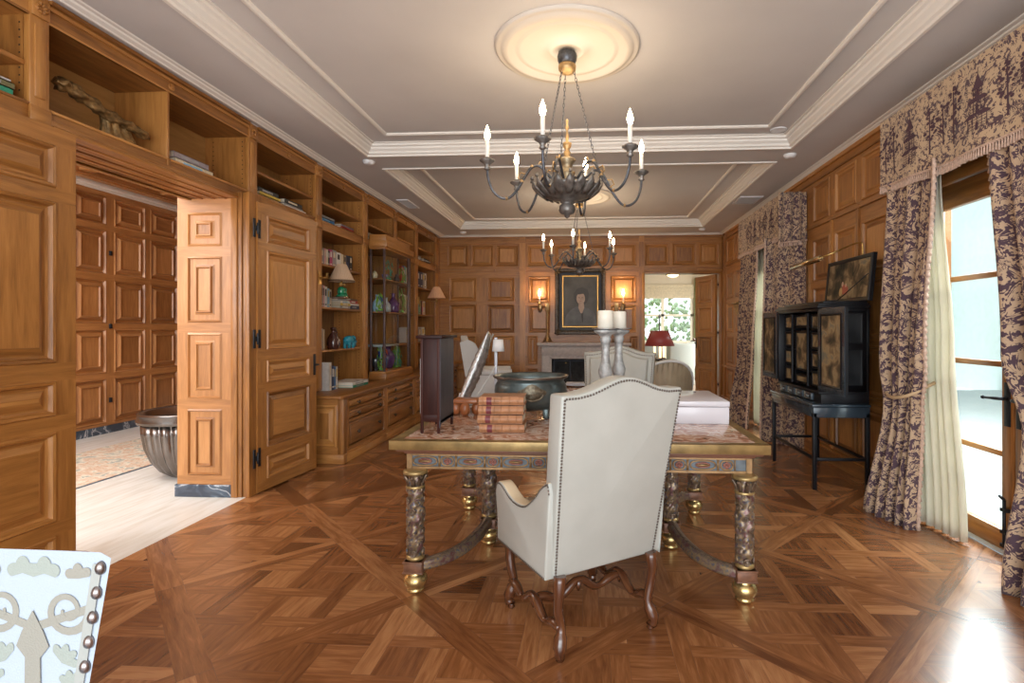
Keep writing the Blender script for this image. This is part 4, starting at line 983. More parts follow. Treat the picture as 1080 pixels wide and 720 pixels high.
# silver frame on acrylic stand
r=thing('silver_mirror_frame','carved silver mirror frame seen edge on, leaning back on the table behind the books','mirror',(-.80,3.74,TZ))
m=MB(.5); A=Vector((-.905,3.70,TZ+.03)); Bv=Vector((-.715,3.78,TZ+.535)); d=(Bv-A).normalized(); side=Vector((0,1,0)); side=(side-d*side.dot(d)).normalized(); nn=d.cross(side)
rows=[]
for j in range(41):
    t=j/40; w=.052*math.sin(PI*min(1,.10+t*.90))**.5; rw=[]
    for k in range(14):
        a=2*PI*k/14; b=w*(1+.10*math.sin(j*1.3+k*2.3)+.05*math.sin(j*2.7+k*4))*(.65 if math.cos(a)>0 else 1.0)
        rw.append(tuple(A.lerp(Bv,t)+nn*math.cos(a)*b+side*math.sin(a)*.085))
    rows.append(rw)
m.grid(rows,0,True,cap=True); m.build('carved_frame',SILV,r)
m=MB(.5); m.tube([tuple(A+nn*-.028),tuple(Bv+nn*-.028)],.007,8); m.build('rim_wire',SILV,r)
r=thing('easel_stand','clear acrylic easel with a looping cord holding the silver mirror frame','easel',(-.68,3.74,TZ))
m=MB(.5); m.box((-.672,3.73,TZ),(-.652,3.75,TZ+.50)); m.box((-.90,3.66,TZ),(-.65,3.82,TZ+.012)); m.build('upright',ACRY if False else mat('clear_plastic',(.70,.72,.78),.15,trans=.3),r,bevel=.003)
m=MB(.5); m.lathe([(.045,0),(.035,.085)],(-.645,3.74,TZ+.40),24,cap=False); m.build('cap',WFAB,r,solid=.002)
m=MB(.5); m.tube(spline([(-.66,3.73,TZ+.30),(-.72,3.72,TZ+.20),(-.80,3.70,TZ+.07),(-.86,3.68,TZ+.015),(-.90,3.68,TZ+.06),(-.915,3.70,TZ+.10),(-.93,3.69,TZ+.02)],6),.004,6); m.build('cord',WFAB,r)
# bronze cauldron
cx,cy=-.367,3.36
r=thing('cauldron','wide dark green bronze cauldron with rosette handles behind the stack of books','bowl',(cx,cy,TZ))
m=MB(.5); m.lathe([(.03,.045),(.10,.045),(.165,.065),(.215,.11),(.235,.165),(.228,.205),(.212,.228),(.218,.240),(.235,.252),(.238,.262),(.226,.262),(.205,.24),(.205,.21),(.205,.15),(.15,.08),(.02,.065)],(cx,cy,TZ),64,cap=False); m.lathe([(.214,.215),(.222,.219),(.214,.224)],(cx,cy,TZ),64,cap=False); m.build('body',BRONZ,r)
m=MB(.5); m.lathe([(.222,.257),(.232,.266),(.244,.262),(.240,.252)],(cx,cy,TZ),64,cap=False); m.build('rim',mat('copper_rim',(.14,.11,.09),.3,.8),r)
for s_ in (-1,1):
    m=MB(.5); a0=-PI/2+.14 if s_<0 else PI/2
    def pt(u,w,o=.0): 
        a=a0+u/.23; R_=.236+o; return (cx+R_*math.cos(a),cy+R_*math.sin(a),TZ+.175+w)
    rows=[]
    for j in range(7):
        rows.append([pt((.080+.010*math.cos(4*th))*j/6*math.cos(th),(.046+.008*math.cos(4*th))*j/6*math.sin(th),.012*(1-(j/6)**2)) for th in [2*PI*k/24 for k in range(24)]])
    m.grid(rows,0,True); m.tube([pt(.060*math.cos(t*PI+PI),-.005+.040*math.sin(t*PI+PI),.020) for t in [k/10 for k in range(11)]],.006,6)
    m.build('handle',mat('bronze_handle',(.20,.17,.12),.4,.7,var=.5,vscale=60,bump=.4),r)
for k in range(4):
    a=k*PI/2-.75; m=MB(.5); m.box((cx+.145*math.cos(a)-.018,cy+.145*math.sin(a)-.018,TZ),(cx+.145*math.cos(a)+.018,cy+.145*math.sin(a)+.018,TZ+.062)); m.build('foot',BRONZ,r,bevel=.006)
# candlesticks
def candlestick(x,y,label):
    r=thing('candlestick',label,'candlestick',(x,y,TZ),0,'tall carved candlesticks on the table')
    s=MB(.5); s.lathe([(.075,0),(.078,.015),(.06,.03),(.03,.05),(.028,.07),(.05,.09),(.066,.125),(.062,.165),(.035,.20),(.026,.215),(.042,.230),(.030,.245),(.040,.27),(.046,.30),(.036,.33),(.028,.36),(.024,.42),(.027,.47),(.036,.50),(.030,.51),(.040,.525),(.060,.535),(.072,.545),(.072,.555),(.03,.56)],(x,y,TZ),36,flute=.035,nf=12)
    s.build('carved_stem',mat('weathered_silver_wood',(.48,.49,.48),.5,.25,var=.5,vscale=28,bump=.4),r)
    s=MB(.5); s.lathe([(.07,.560),(.084,.562),(.084,.568),(.01,.568)],(x,y,TZ),32); s.build('drip_pan',SILV,r)
    s=MB(.5); s.lathe([(.049,.568),(.049,.672),(.044,.678),(.005,.672)],(x,y,TZ),28); s.tube([(x,y,TZ+.67),(x,y,TZ+.685)],.0015,5); s.build('candle',WAX,r)
candlestick(.112,3.28,'nearer tall carved silvery candlestick with a thick cream pillar candle on the table')
candlestick(.205,3.46,'further tall carved silvery candlestick, set just right of and behind its twin')
# pale box
r=thing('storage_box','large pale lilac lacquered lidded box on the right of the carved table','box',(.70,3.38,TZ))
m=MB(.5); m.box((.40,3.13,TZ),(.835,3.66,TZ+.10)); m.build('box_body',WLAC,r,bevel=.004)
m=MB(.5); m.box((.397,3.127,TZ+.102),(.838,3.663,TZ+.135)); m.build('lid',WLAC,r,bevel=.005)
for xx in (.62,.72): m=MB(.5); m.lathe([(.001,0),(.012,.002),(.012,.006),(.001,.007)],(xx,3.56,TZ+.135),12); m.build('finger_button',mat('dark_stud',(.2,.15,.16),.4),r)
random.seed(23)
# ---- ceiling medallions and chandeliers
def medallion(x,y,label,s=1):
    m=MB(.5); z=CZ+.10
    pr=[(.473,0),(.470,-.012),(.455,-.020),(.440,-.014),(.430,-.022),(.400,-.034),(.385,-.030),(.345,-.018),(.330,-.014),(.315,-.022),(.300,-.014),(.20,-.010),(.125,-.010),(.115,-.022),(.095,-.026),(.085,-.016),(.001,-.014)]
    m.lathe([(r_*s,q) for r_,q in pr],(x,y,z),96,cap=False); return tag(m.build('ceiling_medallion',mat('cream_plaster',(.68,.62,.54),.7)),label,'ceiling medallion')
medallion(-.134,3.42,'round cream plaster medallion around the near chandelier canopy')
medallion(-.115,7.27,'round cream plaster medallion around the far chandelier canopy')
IRG=mat('grey_gilt_iron',(.10,.105,.12),.42,.75,var=.4,vscale=40,bump=.2)
def chandelier(label,x,y,ph,name='chandelier'):
    r=thing(name,label,'chandelier',(x,y,2.06))
    O=lambda dx,dy,z:(x+dx,y+dy,z)
    m=MB(.5); m.lathe([(.02,3.155),(.060,3.15),(.066,3.13),(.062,3.10),(.052,3.075)],(x,y,0),24,flute=.08,nf=12); c=m.build('canopy',IRG,r)
    m=MB(.5); m.lathe([(.052,3.075),(.058,3.065),(.056,3.04),(.045,3.025),(.020,3.015),(.001,3.01)],(x,y,0),24); m.build('canopy_ring',GOLD,c)
    # chains
    for k in range(3):
        a=ph+PI/2+k*2*PI/3; A=Vector(O(.045*math.cos(a),.045*math.sin(a),3.03)); Bv=Vector(O(.20*math.cos(a),.20*math.sin(a),2.385)); d=Bv-A; n=26; dn=d.normalized(); s1=dn.cross(Vector((0,0,1))).normalized(); s2=dn.cross(s1)
        m=MB(.5)
        for i in range(n):
            c0=A+d*((i+.5)/n); s_=s1 if i%2 else s2; h=d.length/n*.66
            m.tube([tuple(c0+dn*h*math.cos(t)+s_*.0062*math.sin(t)) for t in [2*PI*q/8 for q in range(9)]],.0019,5,cap=False)
        m.build('chain',IRG,r)
    # central stem
    m=MB(.5); m.lathe([(.001,2.72),(.009,2.71),(.006,2.68),(.014,2.66),(.006,2.64),(.012,2.60),(.008,2.57),(.030,2.56),(.026,2.535),(.014,2.515),(.024,2.50),(.020,2.475),(.030,2.465)],(x,y,0),20,flute=.06,nf=6); m.build('gilt_finial',GOLD,r)
    m=MB(.5); m.lathe([(.020,2.47),(.055,2.455),(.058,2.445),(.038,2.42),(.030,2.39),(.040,2.375),(.042,2.35),(.028,2.33),(.05,2.30),(.055,2.28)],(x,y,0),24,flute=.06,nf=8); m.build('stem',mat('antique_gold_grey',(.34,.27,.17),.45,.7,var=.4,vscale=20),r)
    m=MB(.5); m.lathe([(.20,2.262),(.218,2.268),(.212,2.250),(.175,2.222),(.12,2.198),(.05,2.182),(.045,2.17),(.03,2.165),(.05,2.15),(.056,2.12),(.045,2.10),(.02,2.09),(.015,2.075),(.001,2.065)],(x,y,0),48,flute=.03,nf=16); bowl=m.build('leafy_bowl',PEWT,r)
    for k in range(18):
        a=ph+k*2*PI/18; ca,sa=math.cos(a),math.sin(a); rows=[]
        for j in range(7):
            t=j/6; rr=.15+.085*math.sin(t*PI*.62); z=2.195+.115*t; w=.030*math.sin(PI*min(.97,t*.9+.12)); 
            rows.append([(x+rr*ca-q*w*sa-abs(q)*.008*ca,y+rr*sa+q*w*ca-abs(q)*.008*sa,z) for q in (-1,-.5,0,.5,1)])
        m=MB(.5); m.grid(rows); m.tube([O(.236*ca,.236*sa,2.305),O(.232*ca,.232*sa,2.325)],.010,7); m.build('leaf',PEWT,bowl,solid=.004)
    for k in range(6):
        a=ph+k*PI/3; ca,sa=math.cos(a),math.sin(a); F_=lambda q:O(q[0]*ca,q[0]*sa,q[1])
        pts=spline([(.08,0,2.30),(.14,0,2.355),(.185,0,2.395),(.235,0,2.385),(.275,0,2.33),(.32,0,2.25),(.375,0,2.185),(.43,0,2.175),(.485,0,2.215),(.515,0,2.29),(.522,0,2.355)],4)
        m=MB(.5); m.tube([F_((p[0],p[2])) for p in pts],.0085,8)
        ar=m.build('arm',IRG,r)
        m=MB(.5)
        for q in ((.40,2.175),(.235,2.39),(.30,2.29)): mk=MB(.5); mk.lathe([(.001,-.013),(.012,-.004),(.012,.004),(.001,.013)],F_(q),10); mk.build('gilt_knop',GOLD,ar)
        m.tube([F_((.27,2.335)),F_((.31,2.345)),F_((.325,2.31)),F_((.30,2.295))],.005,6); m.build('scroll',GOLD,ar); m=MB(.5); m.tube([F_((.20,2.39)),F_((.18,2.425)),F_((.155,2.41))],.005,6)
        m.build('scroll',GOLD,ar)
        cx,cy,_=F_((.522,0)); m=MB(.5); m.lathe([(.010,2.345),(.022,2.355),(.014,2.37),(.022,2.385),(.048,2.402),(.050,2.410),(.018,2.405),(.018,2.425)],(cx,cy,0),24,flute=.12,nf=6); m.build('drip_cup',PEWT,ar)
        m=MB(.5); m.lathe([(.0135,2.41),(.0135,2.535)],(cx,cy,0),12); m.build('candle_sleeve',WCAN,ar)
        m=MB(.5); m.lathe([(.008,2.535),(.017,2.555),(.0185,2.57),(.013,2.595),(.005,2.618),(.001,2.63)],(cx,cy,0),12); m.build('bulb',BULB,ar)
    return r
chandelier('six armed dark iron chandelier with lit candle bulbs hanging from the near medallion',-.134,3.42,R(17))
chandelier('smaller looking matching chandelier hanging further away in front of the portrait',-.115,7.27,R(22))
for y in (3.42,7.27):
    l=bpy.data.lights.new('chandelier_glow','POINT'); l.energy=8; l.color=(1,.80,.56); l.shadow_soft_size=.35
    o=bpy.data.objects.new('chandelier_glow',l); S.collection.objects.link(o); o.location=(-.13,y,2.78)

# ---- wall sconces, portrait, mantel candlesticks
def sconce(x,label):
    r=thing('wall_sconce',label,'wall sconce',(x,BY,1.62))
    m=MB(.5); m.M=Matrix.Translation((x,BY-.035,1.72))@Matrix.Rotation(PI/2,4,'X'); m.M=m.M@Matrix.Diagonal((1,1.9,1,1)); m.lathe([(.045,-.03),(.045,0),(.035,.010),(.001,.014)],(0,0,0),20); m.build('backplate',mat('mirror_bronze',(.35,.26,.16),.3,.8),r)
    m=MB(.5); m.tube(spline([(x,BY-.04,1.70),(x,BY-.09,1.67),(x,BY-.14,1.70),(x,BY-.14,1.78)],4),.010,8); m.lathe([(.012,1.77),(.036,1.79),(.036,1.80),(.015,1.80),(.015,1.82)],(x,BY-.14,0),16); m.build('arm',BRASS,r)
    m=MB(.5); m.lathe([(.015,1.81),(.015,1.94)],(x,BY-.14,0),12); m.build('candle_sleeve',WCAN,r)
    m=MB(.5); m.lathe([(.009,1.94),(.022,1.965),(.022,1.985),(.012,2.02),(.001,2.06)],(x,BY-.14,0),12); m.build('bulb',BULB,r)
    l=bpy.data.lights.new('sconce_glow','POINT'); l.energy=2.4; l.color=(1,.66,.34); l.shadow_soft_size=.04
    o=bpy.data.objects.new('sconce_glow',l); S.collection.objects.link(o); o.location=(x,BY-.17,2.05)
sconce(-.885,'lit single candle wall sconce on the panelling left of the portrait'); sconce(.65,'lit single candle wall sconce on the panelling right of the portrait')
r=thing('portrait_painting','dark framed oil portrait of a figure in grey robe above the fireplace','painting',(-.13,BY,1.22))
px0,px1,pz0,pz1=-.60,.33,1.225,2.445; m=MB(.5); fr=((0,BY-.09,0),(1,0,0),(0,0,1),(0,-1,0))
m.rings(fr,(px0,px1,pz0,pz1),[(0,-.088),(0,-.02),(.015,0),(.05,.0),(.075,-.02),(.11,-.03),(.12,-.03),(.135,-.012),(.15,-.012),(.168,-.045)],centre=False,mats=[0,0,0,0,1,1,0,2,2,2])
m.build('frame',[mat('dark_carved_frame',(.09,.065,.045),.4,.3,var=.5,vscale=30,bump=.5),mat('blue_black_liner',(.03,.035,.05),.4),mat('bright_gold_slip',(.60,.33,.09),.35,.7)],r)
m=MB(.5)
for cx_,cz_ in ((px0+.05,pz0+.05),(px1-.05,pz0+.05),(px0+.05,pz1-.05),(px1-.05,pz1-.05)):
    for k in range(6):
        a=k*PI/3; m.tube([(cx_,BY-.10,cz_),(cx_+.045*math.cos(a),BY-.105,cz_+.045*math.sin(a)),(cx_+.07*math.cos(a+.5),BY-.10,cz_+.07*math.sin(a+.5))],[.016,.014,.006],6)
m.build('corner_ornament',GOLD if False else mat('dull_carved_gilt',(.22,.15,.08),.4,.5,var=.5,vscale=30),r)
m=MB(.5); m.box((px0+.16,BY-.13,pz0+.16),(px1-.16,BY-.122,pz1-.16)); cv=m.build('canvas',OILBG,r)
def flat(pts,mm,y=.0): m=MB(.5); m.face([(a,BY-.1305-y,b) for a,b in pts]); return m,mm
def blob(cx,cz,rx,rz_,n=24,f=None): return [(cx+rx*math.cos(2*PI*k/n),cz+rz_*math.sin(2*PI*k/n)) for k in range(n)]
m=MB(.5)
body=spline([(-.42,0,1.39),(-.40,0,1.55),(-.30,0,1.68),(-.18,0,1.74),(-.08,0,1.73),(.04,0,1.69),(.13,0,1.60),(.165,0,1.39)],5)
m.face([(p[0],BY-.1308,p[2]) for p in body],0)
m.face([(a,BY-.1312,b) for a,b in [(-.17,1.72),(-.13,1.62),(-.10,1.61),(-.06,1.72),(-.07,1.80),(-.16,1.80)]],1)
m.face([(a,BY-.1311,b) for a,b in blob(-.118,1.92,.135,.16)],2)
m.face([(a,BY-.1314,b) for a,b in blob(-.125,1.885,.078,.108)],1)
m.face([(a,BY-.1317,b) for a,b in [(-.26,1.96),(-.20,2.06),(-.10,2.09),(.0,2.05),(.03,1.95),(-.05,1.975),(-.13,1.965),(-.2,1.955)]],2)
for ex in (-.152,-.098): m.face([(a,BY-.1317,b) for a,b in blob(ex,1.90,.014,.006,10)],2)
m.face([(a,BY-.1317,b) for a,b in [(-.128,1.895),(-.135,1.862),(-.118,1.862)]],3); m.face([(a,BY-.1317,b) for a,b in blob(-.126,1.835,.020,.006,10)],4)
m.face([(a,BY-.1312,b) for a,b in [(-.12,1.62),(-.10,1.45),(-.085,1.45),(-.08,1.62)]],3 if False else 2)
m.build('painted_figure',[mat('robe_grey',(.13,.125,.12),.5,var=.4,vscale=6),mat('painted_skin',(.48,.33,.24),.5,var=.25,vscale=9),mat('painted_dark',(.045,.035,.03),.5),mat('skin_shadow_tone',(.36,.22,.15),.5),mat('painted_lip',(.35,.14,.11),.5)],cv)
def mcandle(x,label):
    r=thing('mantel_candlestick',label,'candlestick',(x,BY-.12,1.075))
    m=MB(.5); y=BY-.12
    for k in range(3):
        a=k*2.09+.52; m.tube([(x,y,1.15),(x+.05*math.cos(a),y+.05*math.sin(a),1.13),(x+.09*math.cos(a),y+.09*math.sin(a),1.085)],[.03,.022,.014],8)
    m.lathe([(.035,1.10),(.06,1.12),(.055,1.16),(.03,1.19),(.035,1.21),(.02,1.23),(.018,1.30),(.03,1.32),(.016,1.34),(.015,1.42),(.03,1.45),(.018,1.48),(.018,1.56),(.028,1.59),(.02,1.62),(.045,1.665),(.045,1.672),(.01,1.675)],(x,y,0),20); m.build('brass_stem',GOLD,r)
    m=MB(.5); m.lathe([(.036,1.675),(.036,1.80),(.001,1.80)],(x,y,0),16); m.build('candle',mat('aged_wax',(.62,.47,.26),.5),r)
mcandle(-.74,'ornate gilt candlestick with a stubby candle on the left end of the mantel'); mcandle(.53,'ornate gilt candlestick with a stubby candle on the right end of the mantel')
# gilt wall bracket on right wall
r=thing('gilt_wall_bracket','small carved gilt bracket on the right wall beyond the far curtains','wall bracket',(RX,8.42,1.5))
m=MB(.5); m.box((RX-.16,8.26,1.73),(RX,8.58,1.755)); m.build('shelf_top',GOLD,r,bevel=.006)
m=MB(.5)
for k in range(5): y=8.30+.06*k; m.tube(spline([(RX-.03,8.42,1.50),(RX-.09,(8.42+y)/2,1.58),(RX-.10,y,1.66),(RX-.12,y,1.73)],3),[.02]*9+[.012],6)
m.build('scrolled_leaves',GOLD,r)

# ---- curtains
def fringe(name,path,drop,parent,step=.018,rad=.006):
    m=MB(.5); P=[Vector(p) for p in path]; nx=0; acc=0
    for a,b in zip(P[:-1],P[1:]):
        L=(b-a).length
        while nx<=acc+L:
            p=a.lerp(b,(nx-acc)/L); j=random.uniform(-.004,.004)
            m.lathe([(.002,0),(rad,-.006),(rad*.5,-.012),(rad*.8,-.018),(rad*1.15,-drop)],(p.x,p.y,p.z+j),6); nx+=step
        acc+=L
    m.tube([tuple(p) for p in P],.008,6); o=m.build(name,TASS,parent); o['kind']='stuff'; return o
TOILE2=toile('toile_valance_fabric',(.55,.395,.25),(.09,.045,.055),1.2,-.07)
def motif_house(m,Pf,u,z,s):
    """a little storeyed pavilion with trees, woven into the cloth"""
    q=lambda a,b:Pf(u+a*s,z+b*s)
    def poly(pts): m.face([q(*p) for p in pts],1)
    def bar(a,b,w):
        dx,dz=b[0]-a[0],b[1]-a[1]; L=math.hypot(dx,dz); nx,nz=-dz/L*w/2,dx/L*w/2; poly([(a[0]+nx,a[1]+nz),(b[0]+nx,b[1]+nz),(b[0]-nx,b[1]-nz),(a[0]-nx,a[1]-nz)])
    for k,(w,h0,h1) in enumerate(((.11,0,.13),(.085,.16,.27),(.05,.30,.38))):
        for i in range(5): x=-w+2*w*i/4; bar((x,h0),(x,h1),.009)
        for i in range(4): bar((-w,h0+.02+.028*i),(w,h0+.02+.028*i),.005) if h0+.02+.028*i<h1 else None
        bar((-w*1.35,h1),(w*1.35,h1),.014); poly([(-w*1.45,h1+.005),(w*1.45,h1+.005),(w*.9,h1+.035),(-w*.9,h1+.035)])
        poly([(-.018,h0),(.018,h0),(.018,h0+.06),(0,h0+.08),(-.018,h0+.06)])
    poly([(-.05,.41),(.05,.41),(0,.52)]); bar((0,.5),(0,.57),.008)
    bar((-.20,-.005),(.22,-.005),.016)
def motif_tree(m,Pf,u,z,s,h=.32):
    q=lambda a,b:Pf(u+a*s,z+b*s)
    m.face([q(-.008,0),q(.008,0),q(.005,h),q(-.005,h)],1)
    for k in range(26):
        t=k/26; b=h*.35+t*h*.75; w=.075*math.sin(PI*(.15+.8*t)); a=random.uniform(-w,w); rr=random.uniform(.008,.02); n=6
        m.face([q(a+rr*math.cos(2*PI*i/n+k),b+rr*.7*math.sin(2*PI*i/n+k)) for i in range(n)],1)
def valance(label,y0,y1,ztop,zb,sag,jabot=None):
    X0=2.20; r=thing('window_valance',label,'valance',(X0,(y0+y1)/2,zb))
    m=MB(.5); n=60; L=y1-y0
    bz=lambda u:zb+.02-sag*math.sin(PI*u)
    rows=[]
    for j in range(7):
        rows.append([(X0+.012*math.sin(u*22)*(j/6),y0+L*u,ztop+(bz(u)-ztop)*j/6) for u in [k/n for k in range(n+1)]])
    m.grid(rows,0,uv=lambda a,b:(b/n*L,(6-a)/6*.5))
    Pf=lambda u,z:(X0-.004+.0,y0+u,z)
    def Pf(u,z):
        uu=min(1,max(0,u/L)); k=(z-ztop)/(bz(uu)-ztop); return (X0+.012*math.sin(uu*22)*k-.0035,y0+u,z)
    u=.30
    while u<L-.15:
        motif_house(m,Pf,u,zb+.08,.62); motif_tree(m,Pf,u-.20,zb+.08,.9,.30); motif_tree(m,Pf,u+.20,zb+.07,.95,.33); motif_tree(m,Pf,u+.30,zb+.10,.9,.26); u+=.62
    for yy in (y0,y1):
        rows=[[(X0+(RX-X0)*q,yy,ztop+(zb+.02-ztop)*j/4) for q in (0,.25,.5,.75,1)] for j in range(5)]
        m.grid(rows,0,uv=lambda a,b:(b*.07,(4-a)*.12))
    m.face([(X0,y0,ztop),(X0,y1,ztop),(RX,y1,ztop),(RX,y0,ztop)])
    m.build('valance_cloth',[TOILE2,INK],r)
    pth=[(RX-.02,y0,zb+.02)]+[(X0+.012*math.sin(u*22)-.004,y0+L*u,bz(u)) for u in [k/n for k in range(n+1)]]+[(RX-.02,y1,zb+.02)]
    fringe('fringe',pth,.055,r)
    if jabot:
        rows=[]; 
        for j in range(9):
            t=j/8; rows.append([(2.155+(.315)*q,y0-.035-.018*math.sin(q*19+t),ztop+.01-(ztop-jabot)*t+.03*t*q) for q in [k/36 for k in range(37)]])
        m=MB(.5); m.grid(rows,uv=lambda a,b:(b*.014,(8-a)*.07)); m.build('side_jabot',TOILE,r,smooth=True,solid=.004)
        fringe('jabot_fringe',[(2.155+.315*q,y0-.04-.018*math.sin(q*19+1),jabot+.01+.03*q) for q in [k/36 for k in range(37)]],.05,r)
    return r
valance('patterned valance with pagoda houses and pink fringe over the nearest garden door',2.15,4.06,2.885,2.385,.045)
valance('smaller patterned valance with tassel fringe and pleated side over the far garden window',6.08,7.76,2.875,2.385,.0,jabot=2.30)
def tassels(rows,side,parent,col=None,step=2):
    pass
def curtain(label,pts,zb=.0,folds=5,amp=.035,lead=1,zt=2.42,tie=None,group=None,seed=0):
    o,rows=drape('patterned_curtain',label,pts,zt,zb,TOILE,folds,amp,phase=seed,uvs=1.0,nz=40)
    m=MB(.5); e=[rw[-1 if lead>0 else 0] for rw in rows]; e=[Vector(p)+Vector((-.012,0,0)) for p in e]; acc=0; nx=.02
    for a,b in zip(e[:-1],e[1:]):
        L=(b-a).length
        while nx<=acc+L:
            p=a.lerp(b,(nx-acc)/L); m.lathe([(.004,.012),(.013,.004),(.008,-.006),(.012,-.014),(.017,-.040)],(p.x,p.y-.004*lead,p.z),7); nx+=.046
        acc+=L
    m.tube([tuple(p) for p in e],.010,6); t=m.build('tassel_trim',TASS,o); t['kind']='stuff'
    if tie:
        z,(xa,ya),(xb,yb)=tie; m=MB(.5); m.tube(spline([(xa+.08,ya,z+.10),(xa-.02,ya,z+.06),((xa+xb)/2-.09,(ya+yb)/2,z),(xb-.06,yb,z+.03),(xb+.10,yb-.02,z+.12)],6),.012,8); m.build('tieback_cord',mat('gold_cord',(.55,.38,.22),.6),o)
    return o
curtain('full length dark plum and tan toile curtain tied back left of the nearest garden door',[(0,(2.24,4.04),(2.22,3.42)),(.55,(2.20,4.03),(2.24,3.60)),(.66,(2.20,3.98),(2.26,3.68)),(1,(2.06,4.02),(2.17,3.60))],folds=5,amp=.045,tie=(.86,(2.24,4.02),(2.24,3.68)))
curtain('toile curtain at the far right edge framing the nearest garden door',[(0,(2.24,3.07),(2.24,2.22)),(.5,(2.24,2.94),(2.24,2.22)),(.66,(2.26,2.82),(2.26,2.25)),(1,(2.16,2.84),(2.12,2.20))],folds=6,amp=.045,lead=-1,seed=1)
curtain('flat hanging toile curtain between the black cabinet and the far garden window',[(0,(2.45,6.0),(2.14,6.38)),(1,(2.42,5.98),(2.08,6.36))],folds=3,amp=.022,seed=2)
curtain('furthest toile curtain with beaded edge at the far garden window',[(0,(2.24,7.74),(2.22,6.98)),(.6,(2.20,7.70),(2.22,7.15)),(1,(2.04,7.62),(2.14,7.12))],folds=5,amp=.035,seed=3)
def sheer(label,pts,folds,amp,seed):
    o,_=drape('sheer_curtain',label,pts,2.42,.015,CREAM,folds,amp,phase=seed,nz=30); return o
sheer('cream linen under curtain hanging in front of the nearest garden door',[(0,(2.36,3.95),(2.36,3.62)),(.5,(2.36,3.93),(2.37,3.52)),(1,(2.30,3.80),(2.35,3.38))],6,.022,0)
sheer('cream linen under curtain at the far garden window',[(0,(2.37,7.5),(2.37,6.9)),(1,(2.34,7.5),(2.34,6.72))],6,.02,1)

# ---- black lacquer cabinet on stand
r=thing('cabinet_stand','open black legged stand carrying the lacquer cabinet against the right wall','stand',(2.11,4.95,0))
X0,X1,Y0,Y1=1.875,2.335,4.455,5.43
for x in (X0,X1-.032):
    for y in (Y0,Y1-.032): m=MB(.5); m.box((x,y,0),(x+.032,y+.032,.64)); m.build('leg',EBON,r,bevel=.003)
m=MB(.5); m.box((X0+.01,Y0+.01,.16+.08),(X0+.03,Y1-.01,.265)); m.box((X1-.03,Y0+.01,.24),(X1-.01,Y1-.01,.265)); m.box((X0+.03,Y0+.008,.24),(X1-.03,Y0+.028,.265)); m.box((X0+.03,Y1-.028,.24),(X1-.03,Y1-.008,.265)); m.build('stretcher',EBON,r,bevel=.002)
BLU=mat('blue_black_lacquer',(.03,.05,.07),.22,coat=.6,var=.3,vscale=4)
m=MB(.5); m.box((X0,Y0,.60),(X1,Y1,.69)); m.box((X0-.015,Y0-.015,.69),(X1,Y1+.01,.715)); m.build('frieze_frame',BLU,r,bevel=.006)
r=thing('lacquer_cabinet','black lacquer cabinet with both painted doors folded open and lid raised','cabinet',(2.14,4.95,.715))
CX0=1.925; CX_1=2.335; CY0,CY1=4.47,5.40
m=MB(.5); m.box((CX0+.02,CY0,.715),(CX_1,CY1,.80)); m.box((CX0,CY0-.004,.795),(CX_1,CY1+.004,.815))
m.box((CX_1-.02,CY0,.815),(CX_1,CY1,1.50)); m.box((CX0,CY0,.815),(CX_1,CY0+.02,1.50)); m.box((CX0,CY1-.02,.815),(CX_1,CY1,1.50)); m.box((CX0,CY0,1.49),(CX_1,CY1,1.515)); m.box((CX0+.22,CY0,.815),(CX0+.24,CY1,1.5))
m.box((CX0-.02,CY0-.02,1.515),(CX_1,CY1+.02,1.535)); m.box((CX0+.0,CY0,1.535),(CX_1,CY1,1.555)); m.box((CX0+.05,CY0+.03,1.555),(CX_1,CY1-.03,1.575))
m.rings(((CX0,CY0-.0,.815),(1,0,0),(0,0,1),(0,-1,0)),(.06,.36,.05,.36),[(0,.001),(.01,.008),(.02,.002)],0); m.rings(((CX0,CY0,.815),(1,0,0),(0,0,1),(0,-1,0)),(.06,.36,.40,.66),[(0,.001),(.01,.008),(.02,.002)],0)
m.build('carcass',EBON,r,bevel=.003)
for k in range(4):
    y=CY1-.06-k*.19-.155; y0_=y
    m=MB(.5); m.box((CX0+.0,y0_,.728),(CX0+.03,y0_+.155,.788)); d=m.build('small_drawer',BLU,r,bevel=.003)
    m=MB(.5); m.box((CX0-.004,y0_+.055,.750),(CX0,y0_+.10,.764)); m.build('pull',mat('pale_pull',(.3,.34,.36),.3),d)
# inner painted drawers and niches
ri=random.Random(5)
colY=[CY0+.03,CY0+.27,CY0+.62,CY1-.03]; colY=[4.50,4.76,5.11,5.37]
for ci in range(3):
    rows_=[(.83,.98),(.99,1.15),(1.16,1.32),(1.33,1.48)] if ci!=1 else [(.83,.93),(.95,1.33),(1.35,1.48)]
    for z0,z1 in rows_:
        m=MB(.5); m.box((CX0+.06,colY[ci]+.012,z0),(CX0+.20,colY[ci+1]-.012,z1-.008),0); m.rings(((CX0+.058,0,0),(0,1,0),(0,0,1),(-1,0,0)),(colY[ci]+.018,colY[ci+1]-.018,z0+.006,z1-.014),[(0,0),(.006,.006),(.014,.006),(.018,.0)],0,mats=[0,0,0,1]); m.build('painted_drawer' if ci!=1 or z1-z0<.2 else 'niche_door',[EBON,PAINTL],r)
for y in (4.755,5.105):
    m=MB(.5); m.lathe([(.014,.83),(.018,.84),(.011,.86),(.014,1.1),(.011,1.44),(.018,1.46),(.018,1.48)],(CX0+.03,y,0),12); m.build('colonnette',EBON,r)
